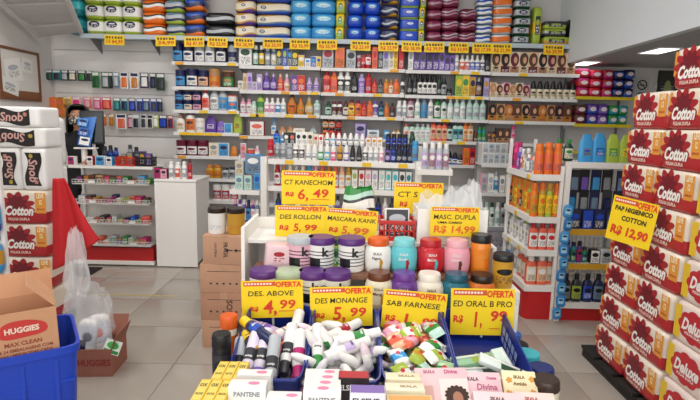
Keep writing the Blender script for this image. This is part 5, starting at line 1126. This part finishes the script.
b1(254, 334, 48, 'navy', 'blue', 'yellow', True, .15, 'navy spray with yellow cap lying aslant in first bin', 4, .16, .044)
b1(243, 334, 30, 'charcoal', 'yellow', 'gold', False, .13, 'charcoal and yellow spray at back left of first bin', 0)
for k in range(6): b1(245 + 11 * k, 340 + 6 * (k % 3), 10 * (k % 3) - 8, ['white', 'silver', 'pink'][k % 3], 'charcoal', ['grey', 'lilac'][k % 2], bool(k % 2), .06, 'body spray in bottom layer of first bin, %s from left' % ORD[k], 0)
# second bin: roll-ons
rr2 = random.Random(21)
caps2 = ['white', 'white', 'lilac', 'white', 'crimson', 'white', 'green', 'white', 'pink', 'white', 'silver']
for k in range(56):
    layer = 0 if k < 15 else 1 if k < 35 else 2
    q = k - (0, 15, 35)[layer]
    c = ['white', 'white', 'white', 'F4E4EA', 'white', 'white', 'F2EEE8'][k % 7]
    o = product('rollon', .038, .088, c, ['white', 'lilac', 'white', 'crimson', 'white', 'white', 'green', 'white'][k % 8], ['white', 'white', 'F2DCE4', 'white', 'white', 'E8E4EC'][k % 6], 'grey', None, True, 'Monange')
    u = -.085 + .0425 * (q % 5) + rr2.uniform(-.008, .008); v = -.15 + .075 * (q // 5) + rr2.uniform(-.015, .015)
    lay(1, o, u, v - (.03 if layer == 2 else 0), .028 + .03 * layer, rr2.uniform(-180, 180), True, rr2.uniform(-10, 70) if layer == 2 else rr2.uniform(-5, 20), rr2.uniform(0, 360))
    tag(o, 'white roll-on in the second blue bin, %s layer' % ['bottom', 'middle', 'top'][layer], 'deodorant', 'white deodorants in the second bin, %s layer' % ['bottom', 'middle', 'top'][layer])
for k, (u, v, t, a, up, p, lb, cp, wd) in enumerate([(-.095, .05, .13, 4, False, 16, 'white', 'green', 'white spray with green cap standing out at left of second bin'), (-.06, -.10, .115, -60, True, 4, 'lilac', 'white', 'white and lilac spray lying across front of second bin'), (-.035, -.02, .115, -72, True, 4, 'green', 'white', 'white spray with green band lying across second bin'), (-.07, .02, .095, -48, True, 0, 'crimson', 'white', 'white spray with crimson label at back of second bin')]):
    o = product('aerosol', .04, .165, 'white', lb, cp, None, None, True, 'Monange'); o.name = 'body_spray'; lay(1, o, u, v, t, a, up, p); tag(o, wd, 'deodorant', 'sprays on top of the second bin')
# third bin: soaps
soapc = [('lime', 'white'), ('white', 'sky'), ('peach', 'coral'), ('pink', 'white'), ('A8CFA0', 'green'), ('white', 'lime'), ('white', 'green'), ('mint', 'green'), ('lime', 'gold'), ('coral', 'pink')]
for k in range(42):
    c = soapc[(k * 7) % 10]; layer = 0 if k < 15 else 1 if k < 30 else 2
    q = k - (0, 15, 30)[layer]; u = -.07 + .07 * (q % 3) + rr2.uniform(-.02, .02); v = -.15 + .075 * (q // 3) + rr2.uniform(-.02, .02)
    o = ob('soap_bar', wrapped(.09, .056, .03), banded([(0, c[0]), (.35, c[1]), (.65, c[0])], 0, .2, 0))
    at(o, BM(2) @ Matrix.Translation((u, v, .014 + .036 * layer)) @ Euler((R(rr2.uniform(-22, 22)), R(rr2.uniform(-18, 18)), R(rr2.uniform(0, 180))), 'XYZ').to_matrix().to_4x4())
    ob('red_seal', pyd('seal', [(.011 * math.cos(j), .011 * math.sin(j), .0305) for j in [i * .7 for i in range(9)]], [tuple(range(9))]), mat('red', .4), o, (.012, 0, 0), (0, 0, 0), (.7, .7, 1))
    enqueue(o, '%s wrapped soap with %s band' % (cw(c[0]), cw(c[1])), 'soap', 'in third bin, %s layer' % ['bottom', 'middle', 'top'][layer], 'wrapped soaps in the third bin', u)
# fourth bin: toothbrush packs
for k, (u, v, t, a, p) in enumerate([(-.06, -.12, .02, 80, 10), (-.02, -.14, .045, 100, 4), (.02, -.11, .03, 60, 14), (.055, -.13, .05, 20, 22), (.03, -.15, .075, 75, 16), (-.05, -.1, .06, 110, 6)]):
    o = ob('toothbrush_pack', box(.045, .16, .016, .003), mat(['D8E8DC', 'E6F0EA', '9CC8A0'][k % 3], .25)); 
    at(o, BM(3) @ Matrix.Translation((u, v + .035, t + .022)) @ Euler((R(p), 0, R(a)), 'XYZ').to_matrix().to_4x4())
    ob('green_print', bars('print', [(-.02, .02, -.06, .01, 0, .0006)]), mat(['green', 'darkgreen', 'lime'][k % 3], .3), o, (0, 0, .0163)); ob('brush', tube('brush', [(0, -.05, 0), (0, .07, 0)], .004, 6), mat('white', .3), o, (.01, 0, .018))
    tag(o, 'green and white toothbrush pack in fourth bin, %s' % ['at left', 'front left', 'middle', 'standing up at right', 'on top in front', 'back left'][k], 'toothbrush', 'toothbrush packs in the fourth bin')

# ---- cartons along the front edge
def fbox(name, label, x, y, z, w, d, h, c, texts, rx=0, rz=0, cat='carton', grp='cartons along the front of the table', top=None):
    """carton standing on the table; texts = [(string, size, dx, z, colour, width)] on its front"""
    o = at(tag(ob(name, box(w, d, h, .0015), mat(c, .4)), label, cat, grp), Mx((x, y, z), rz, rx))
    for s, sz, dx, zz_, col, wd in texts: ob('lettering', text(s, sz, .0006, 0, 0, wd), mat(col, .5), o, (dx, -d/2 - .0009, zz_))
    for f_ in (top or []):
        nm, me, col, (dx, dy) = f_; ob(nm, me, mat(col, .4), o, (dx, dy, h + .0008), (R(-90), 0, 0))
    return o
for j in range(2):
    for k in range(3):
        o = fbox('yellow_carton', 'yellow carton with black print at left of table front, %s row, %s' % (['back', 'front'][j], ['left', 'middle', 'right'][k]), [-.372, -.388][j] + .0305 * k, [1.40, 1.265][j], TZ, .029, .115, [.172, .185][j], 'E8C23A', [], 0, 0, 'carton', 'yellow cartons', [('top_lettering', text('OX', .022, .001, 0, 0, .02), '4A3A10', (0, .025)), ('top_lettering', text('SOS', .014, .0006, 0, 0, .02), '6A5416', (0, -.02))])
        ob('top_panel', bars('tp', [(-.0115, .0115, -.05, .05, 0, .0005)]), mat('F0D468', .4), o, (0, 0, [.172, .185][j]))
def pk(dx=0): return [('pink_dot', disc(.016, .009), 'E58AB0', (dx, .0))]
PT = [('PANTENE', .018, 0, .16, 'grey', .06)]
fbox('white_carton', 'white carton with pink dot behind the front shampoo carton at left', -.263, 1.36, TZ, .098, .04, .186, 'F1EFEC', PT, -2, 0, top=pk(.02))
fbox('white_carton', 'white carton lettered in grey with pink dot, front left', -.262, 1.262, TZ, .1, .045, .205, 'F3F1EE', [('PANTENE', .018, 0, .185, 'grey', .07)], -2, 0, top=pk(.015))
fbox('white_carton', 'low white carton with pink dot second from left at front edge', -.162, 1.235, TZ, .09, .045, .188, 'F3F1EE', [('PANTENE', .018, 0, .165, 'grey', .06)], -2, 0, top=pk(.02))
for k in range(4): fbox('white_carton', 'white carton with pink dots in middle file, %s from the front' % ORD[3 - k], -.068 + .002 * k, 1.372 - .042 * k, TZ, .1, .038, .186 + .006 * k, 'F2F0EE', [('PANTENE', .02, 0, .18, 'grey', .07)], -2, 0, top=pk(.02 - .006 * k))
fbox('red_carton', 'red and black hair carton behind the purple one', .022, 1.335, TZ, .085, .045, .198, '2A1A1E', [('ELSEVE', .022, -.01, .17, 'white', .06)], -2, 0, top=[('red_top', plate(.083, .042, .0004), 'B8202E', (0, -.021))])
fbox('purple_carton', 'white and purple hair carton at front centre', .058, 1.245, TZ, .093, .045, .205, 'EDE9F2', [('ELSEVE', .024, -.004, .182, 'charcoal', .07)], -2, 0, top=[('purple_top', plate(.09, .042, .0004), '8468B4', (0, -.021))])
fbox('cream_carton', 'cream hair kit carton, back one left of the portrait carton', .165, 1.365, TZ, .1, .045, .182, 'F0E6C4', [('SKALA', .016, 0, .16, 'tan', .04)], -2, 0, top=[('top_print', text('SKALA', .016, .0004), 'A08850', (.01, 0))])
fbox('cream_carton', 'cream hair kit carton, front one left of the portrait carton', .163, 1.30, TZ, .108, .045, .185, 'F3EAD0', [('SKALA', .016, 0, .16, 'tan', .04)], -2, 0, top=[('top_print', text('SKALA', .016, .0004), 'A08850', (.01, 0))])
fbox('cream_carton', 'cream and orange carton lowest at front centre right', .17, 1.235, TZ, .12, .045, .186, 'EBD9A8', [], -2, 0, top=[('orange_top', plate(.11, .03, .0004), 'E8A860', (0, -.015))])
o = fbox('portrait_carton', 'pink hair kit carton with portrait of curly haired woman', .288, 1.31, TZ + .076, .155, .035, .155, 'EBC2C6', [('SKALA', .013, -.035, .142, 'B0607A', .036), ('Divina', .016, .03, .142, 'C05A86', .04)], -52, 4)
ob('picture_panel', plate(.085, .1, .0006), mat('F3DDD8', .4), o, (.032, -.0188, .02)); 
hd = ob('curly_hair', flower(.036, .03, 15, .14), mat('3A2218', .6), o, (.036, -.0202, .07)); ob('face', disc(.015, .019), mat('A8745A', .5), hd, (.002, -.0006, -.008)); ob('shoulders', disc(.034, .02, 16, .02), mat('7FB6C0', .5), hd, (0, -.0004, -.036))
ob('brown_panel', plate(.03, .07, .0006), mat('D8A8A0', .4), o, (-.045, -.0188, .03)); ob('brown_curl', disc(.012, .012), mat('4A2A1E', .5), o, (-.028, -.0198, .03))
o = fbox('pink_carton', 'pink hair kit carton with script lettering, right of the portrait', .402, 1.335, TZ + .076, .115, .035, .13, 'EDC6CC', [('SKALA', .015, -.028, .108, '6A4A4A', .04), ('Creme', .012, .03, .112, 'C05A86', .03), ('Divina', .026, .014, .085, 'C05A86', .06), ('1 UNIDADE', .008, .014, .06, 'C05A86', .04)], -50, 0)
o = fbox('pink_carton', 'lower pink hair kit carton at the front edge right of centre', .415, 1.225, TZ + .088, .13, .035, .12, 'F0CDD0', [('SKALA', .014, 0, .1, '6A4A4A', .04), ('Divina', .018, 0, .08, 'C05A86', .05)], -55, -3)
o = fbox('cream_carton', 'cream floral hair kit carton near the lidded pots', .515, 1.365, TZ + .088, .1, .035, .11, 'EFE2B8', [('SKALA', .013, 0, .09, '8A6A30', .034), ('Amido', .014, 0, .07, '8A6A30', .04)], -50, -4)
for dx, dz in ((-.035, .04), (.035, .045), (-.03, .08), (.037, .085)): ob('flower_print', flower(.01, .01, 5, .35), mat('D99A3A', .4), o, (dx, -.0184, dz))
o = fbox('pink_carton', 'pink carton below the floral one at right front corner', .528, 1.265, TZ + .088, .11, .035, .1, 'F0D4CC', [('SKALA', .013, -.01, .08, 'B04A5A', .036), ('Bomba', .014, 0, .06, 'C8507A', .04)], -55, -4)
sp_ = thing('carton_prop', 'white sloping prop under the leaning hair kit cartons', 'prop', (.375, 1.34, TZ))
ob('slope', pyd('slope', [(-.2, -.16, 0), (.17, -.16, 0), (.17, .1, 0), (-.2, .1, 0), (-.2, -.16, .06), (.17, -.16, .06), (.17, .1, .10), (-.2, .1, .10)], [(3, 2, 1, 0), (4, 5, 6, 7), (0, 1, 5, 4), (1, 2, 6, 5), (2, 3, 7, 6), (3, 0, 4, 7)]), WH, sp_)
ob('stop', bars('stop', [(-.2, .17, .09, .1, .1, .15)]), WH, sp_)
# pots at the right edge, tubs at the left edge
for x, y, w, h, body, lid, word in [(.665, 1.93, .07, .085, 'steel', '2F62B0', 'blue lidded pot, furthest at right table edge'), (.648, 1.81, .075, .095, 'charcoal', '1E1E22', 'black lidded pot at right table edge'), (.632, 1.67, .085, .125, 'turquoise', '3FB8C4', 'turquoise lidded pot at right table edge'), (.635, 1.545, .08, .135, 'white', '1F2E6A', 'navy lidded pot at right table edge'), (.60, 1.42, .08, .16, 'cream', '3A2A24', 'brown lidded pot nearest at right table edge')]:
    o = product('tub', w, h, body, body, lid, None, None, False); o.location = (x, y, TZ); o.name = 'cream_pot'; ob('label', patch(shapes('tub', w, h), h * .15, h * .7, 80), printed(body, 'white', lid, .4), o); tag(o, word, 'pot', 'lidded pots at the table edge')
o = product('tub', .062, .215, 'black', 'charcoal', 'black'); o.location = (-.41, 1.565, TZ); tag(o, 'black bottle with domed lid left of the first bin', 'bottle')
o = product('tub', .062, .225, 'cream', 'orange', 'E0601E'); o.location = (-.418, 1.70, TZ); tag(o, 'cream bottle with orange cap left of the first bin', 'bottle')

# ================================================================ cartons on the floor behind the table
CB = mat('C79A7C', .75, 0, 1, 0, .08, 12); CB2 = mat('BC8C70', .75, 0, 1, 0, .08, 12)
def carton(label, x, y, z, w, d, h, rz, m, art, grp='cardboard cartons behind the table'):
    o = at(tag(ob('cardboard_carton', box(w, d, h, .004), m), label, 'carton', grp), Mx((x, y, z), rz))
    ob('tape', bars('tape', [(-.025, .025, -d/2, d/2, 0, .0006)]), mat('C49A78', .3), o, (0, 0, h)); ob('tape_end', plate(.05, h * .3, .0006), mat('C49A78', .3), o, (0, -d/2 - .0008, h * .7))
    INK = mat('3A2A26', .6)
    if art == 'arrows':
        for s in (.06, .12): ob('arrow', pyd('arrow', [(-.004, 0, 0), (.004, 0, 0), (.004, 0, .03), (.014, 0, .03), (0, 0, .055), (-.014, 0, .03), (-.004, 0, .03)], [(0, 1, 2, 6), (3, 4, 5)]), INK, o, (s, -d/2 - .001, h * .5), (0, R(-90), 0))
        ob('lettering', text('FRAGIL', .04, .001, 0, 0, .11), INK, o, (.01, -d/2 - .001, h * .5), (0, R(90), 0)); ob('lettering', text('CAUTELA', .02, .0004, 0, 0, .1), INK, o, (-.06, -d/2 - .001, h * .5), (0, R(90), 0))
    else:
        ob('printed_rule', bars('rule', [(-w*.35, w*.35, -.0005, 0, 0, .003)]), INK, o, (0, -d/2 - .0008, h * .75)); ob('small_mark', bars('marks', [(-.1 + .045 * k, -.085 + .045 * k, -.0005, 0, 0, .012) for k in range(5)]), INK, o, (0, -d/2 - .0008, h * .3))
        if art == 'seal': ob('seal_lettering', text('SOS', .06, .001, 0, 0, .1), INK, o, (.04, -d/2 - .001, h * .5), (0, R(90), 0))
    return o
zc = 0
for k, (x, w, h, rz, m, a, wd) in enumerate([(-.868, .33, .2, 1, CB, 'rule', 'cardboard carton at the floor of the small stack'), (-.870, .33, .205, -1, CB2, 'seal', 'cardboard carton second up in the small stack'), (-.872, .335, .205, 1, CB, 'rule', 'cardboard carton third up in the small stack'), (-.860, .30, .205, -2, CB, 'arrows', 'top cardboard carton with fragile print and arrows')]):
    carton(wd, x, 3.56, zc, w, .3, h, rz, m, a); zc += h + .0005
for k, (x, body, wd) in enumerate([(-.935, 'white', 'white pot with black lid on the cardboard cartons'), (-.80, 'gold', 'orange-yellow pot with black lid on the cardboard cartons')]):
    o = product('tub', .125, .185, body, body, '2A1C16', None, None, False); o.location = (x, 3.5, zc); o.name = 'cream_pot'; tag(o, wd, 'pot', 'pots on the cartons'); ob('label', patch(shapes('tub', .125, .185), .03, .12, 70), printed(body, 'silver' if body == 'white' else 'amber', body, .4), o)

# ================================================================ blue bin and nappy cartons, front left
QM = Mx((-1.60, 2.22, 0), 33)
bb = at(thing('storage_bin', 'tall royal blue plastic bin at bottom left', 'bin'), QM)
BL2 = mat('1F46C0', .38, 0, 1, 0, .04, 10)
ob('shell', loft(((0, .26, .19, 10), (.02, .265, .195, 10), (.53, .294, .22, 10), (.535, .304, .23, 10), (.57, .304, .23, 10), (.57, .29, .216, 10), (.52, .286, .212, 10), (.012, .255, .185, 10)), 56), BL2, bb)
for x in (-.2, -.07, .07, .2): ob('rib', bars('rib', [(x - .008, x + .008, -.222, -.19, .05, .52)]), BL2, bb)
for z in (.2, .4): ob('band', bars('band', [(-.27, .27, -.216, -.2, z, z + .01)]), BL2, bb)
def open_carton(label, M, w, d, h, m, flaps, art):
    o = at(thing('nappy_carton', label, 'carton', group='open nappy cartons'), M); t = .004
    ob('front_panel', bars('front', [(-w/2, w/2, -d/2, -d/2 + t, 0, h)]), m, o); ob('back_panel', bars('back', [(-w/2, w/2, d/2 - t, d/2, 0, h)]), m, o)
    for s in (-1, 1): ob('side_panel', bars('side', [(s*(w/2 - t/2) - t/2, s*(w/2 - t/2) + t/2, -d/2 + t, d/2 - t, 0, h)]), m, o)
    ob('bottom', bars('bottom', [(-w/2, w/2, -d/2, d/2, -t, 0)]), m, o)
    for side, ang, L in flaps:
        if side == 'back': ob('flap', bars('flap', [(-w/2, w/2, 0, t, 0, L)]), m, o, (0, d/2, h), (R(ang), 0, 0))
        if side == 'front': ob('flap', bars('flap', [(-w/2, w/2, 0, t, 0, L)]), m, o, (0, -d/2, h), (R(ang), 0, 0))
        if side == 'right': ob('flap', bars('flap', [(0, t, -d/2, d/2, 0, L)]), m, o, (w/2 - t, 0, h), (0, R(ang), 0))
        if side == 'left': ob('flap', bars('flap', [(0, t, -d/2, d/2, 0, L)]), m, o, (-w/2, 0, h), (0, R(ang), 0))
    art(o, w, d, h)
    return o
PC = mat('CF9A74', .75, 0, 1, 0, .06, 14)
def cloud(rx, rz):
    v = [(0, 0, 0)]
    for k in range(48):
        t = 2 * math.pi * k / 48; q = 1 + .07 * math.cos(3 * t + .9) + .05 * math.cos(2 * t)
        v.append((rx * q * spow(math.cos(t), 2.5), 0, rz * q * spow(math.sin(t), 2.5)))
    return pyd('cloud', v, [(0, 1 + k, 1 + (k + 1) % 48) for k in range(48)])
def art1(o, w, d, h):
    f = -d/2 - .001
    ob('red_cloud', cloud(.088, .042), mat('CC3A34', .6), o, (.075, f, h * .8)); ob('brand_lettering', text('HUGGIES', .034, .0014, 0, 0, .13), mat('F3DCC8', .6), o, (.075, f - .001, h * .8))
    ob('lettering', text('MAX CLEAN', .026, .0009, 0, 0, .14), mat('9A4A32', .6), o, (.075, f, h * .645)); ob('lettering', text('CONTEM 24 EMBALAGENS COM', .02, .0006, 0, 0, .27), mat('9A4A32', .6), o, (.05, f, h * .575)); ob('lettering', text('48 TOALHAS UMEDECIDAS CADA', .02, .0006, 0, 0, .27), mat('9A4A32', .6), o, (.05, f, h * .52))
open_carton('open nappy wipes carton with red cloud logo standing in blue bin', QM @ Mx((.015, -.07, .355), 0, 0, -1.5), .42, .25, .40, PC, [('back', -20, .11), ('right', -42, .15), ('left', -30, .14)], art1)
t_ = tag(ob('carton_prop', box(.36, .24, .335, .004), mat('9A7056', .8)), 'cardboard filler under the open carton inside the blue bin', 'carton'); at(t_, QM @ Mx((.03, -.05, .014), 0))
ob('tape', bars('tape', [(-.03, .03, -.12, .12, 0, .0006)]), mat('C49A78', .4), t_, (0, 0, .335))
def art2(o, w, d, h):
    ob('brand_lettering', text('HUGGIES', .06, .002, 0, 0, .2), mat('8A2A24', .6), o, (.02, -d/2 - .001, h * .5))
open_carton('low reddish nappy carton on the floor beside blue bin', Mx((-1.60, 3.08, .004), 4), .255, .25, .175, mat('9A6250', .75, 0, 1, 0, .08, 14), [('back', -30, .13), ('right', 20, .1)], art2)
for k, (x, y, z, w, h, c, l, wd, rx, ry) in enumerate([(-1.665, 3.02, .02, .12, .32, 'white', 'navy', 'white and navy pack standing in the low nappy carton', -6, 6), (-1.57, 3.06, .02, .13, .34, 'white', 'coral', 'white pack with red circle standing in the low nappy carton', -4, -4)]):
    o = ob('wipes_pack', pillow(w, .075, h, 6, 8), banded([(0, 'white'), (.5, 'D8DCE4'), (.9, 'white')], 2, .25)); o.location = (x, y, z); o.rotation_euler = (R(rx), R(ry), 0); tag(o, wd, 'pack', 'packs in the low nappy carton')
    ob('emblem', disc(.03, .03), mat(l, .4), o, (.01, -.0385, h * .68)); ob('black_panel', plate(.05, .1, .001), mat('navy' if k == 0 else 'white', .4), o, (-.02, -.0385, h * .3))
crumple('plastic_bag', 'clear crumpled bag heaped over the low nappy carton', (-1.645, 3.05, .19), .3, .24, .33, 5, mat((.9, .92, .95), .12, 0, .28), .85, 'plastic bag', 14, .13, .12)
o = at(tag(ob('coupon_card', bars('card', [(-.055, .055, 0, .002, 0, .085)]), mat('E8F0E4', .5)), 'green and white coupon card sticking out of the low nappy carton', 'card'), Mx((-1.475, 2.965, .15), -10, -24, 12))
ob('green_oval', disc(.04, .022), mat('4CB050', .5), o, (0, -.001, .052)); ob('green_base', plate(.1, .02, .0006), mat('2F8A3C', .5), o, (0, -.0008, .004))

# ---- on the floor by the till
o = tag(ob('floor_mat', box(.42, .3, .012, .004), mat('1E1D1E', .85)), 'dark rubber mat on the floor in front of the candy unit', 'mat'); o.location = (-2.86, 5.12, .0005)
ob('ribbed_top', bars('ribs', [(-.2 + .04 * k, -.185 + .04 * k, -.14, .14, 0, .003) for k in range(10)]), mat('262526', .85), o, (0, 0, .012))
o = tag(ob('floor_tape', bars('tape', [(-.42, .42, -.012, .012, 0, .0008)]), mat('B9A75E', .5, 0, 1, 0, .2, 40)), 'faint yellow tape line on the tiles before the till', 'tape'); o.location = (-1.98, 4.45, .0003)
write_labels()
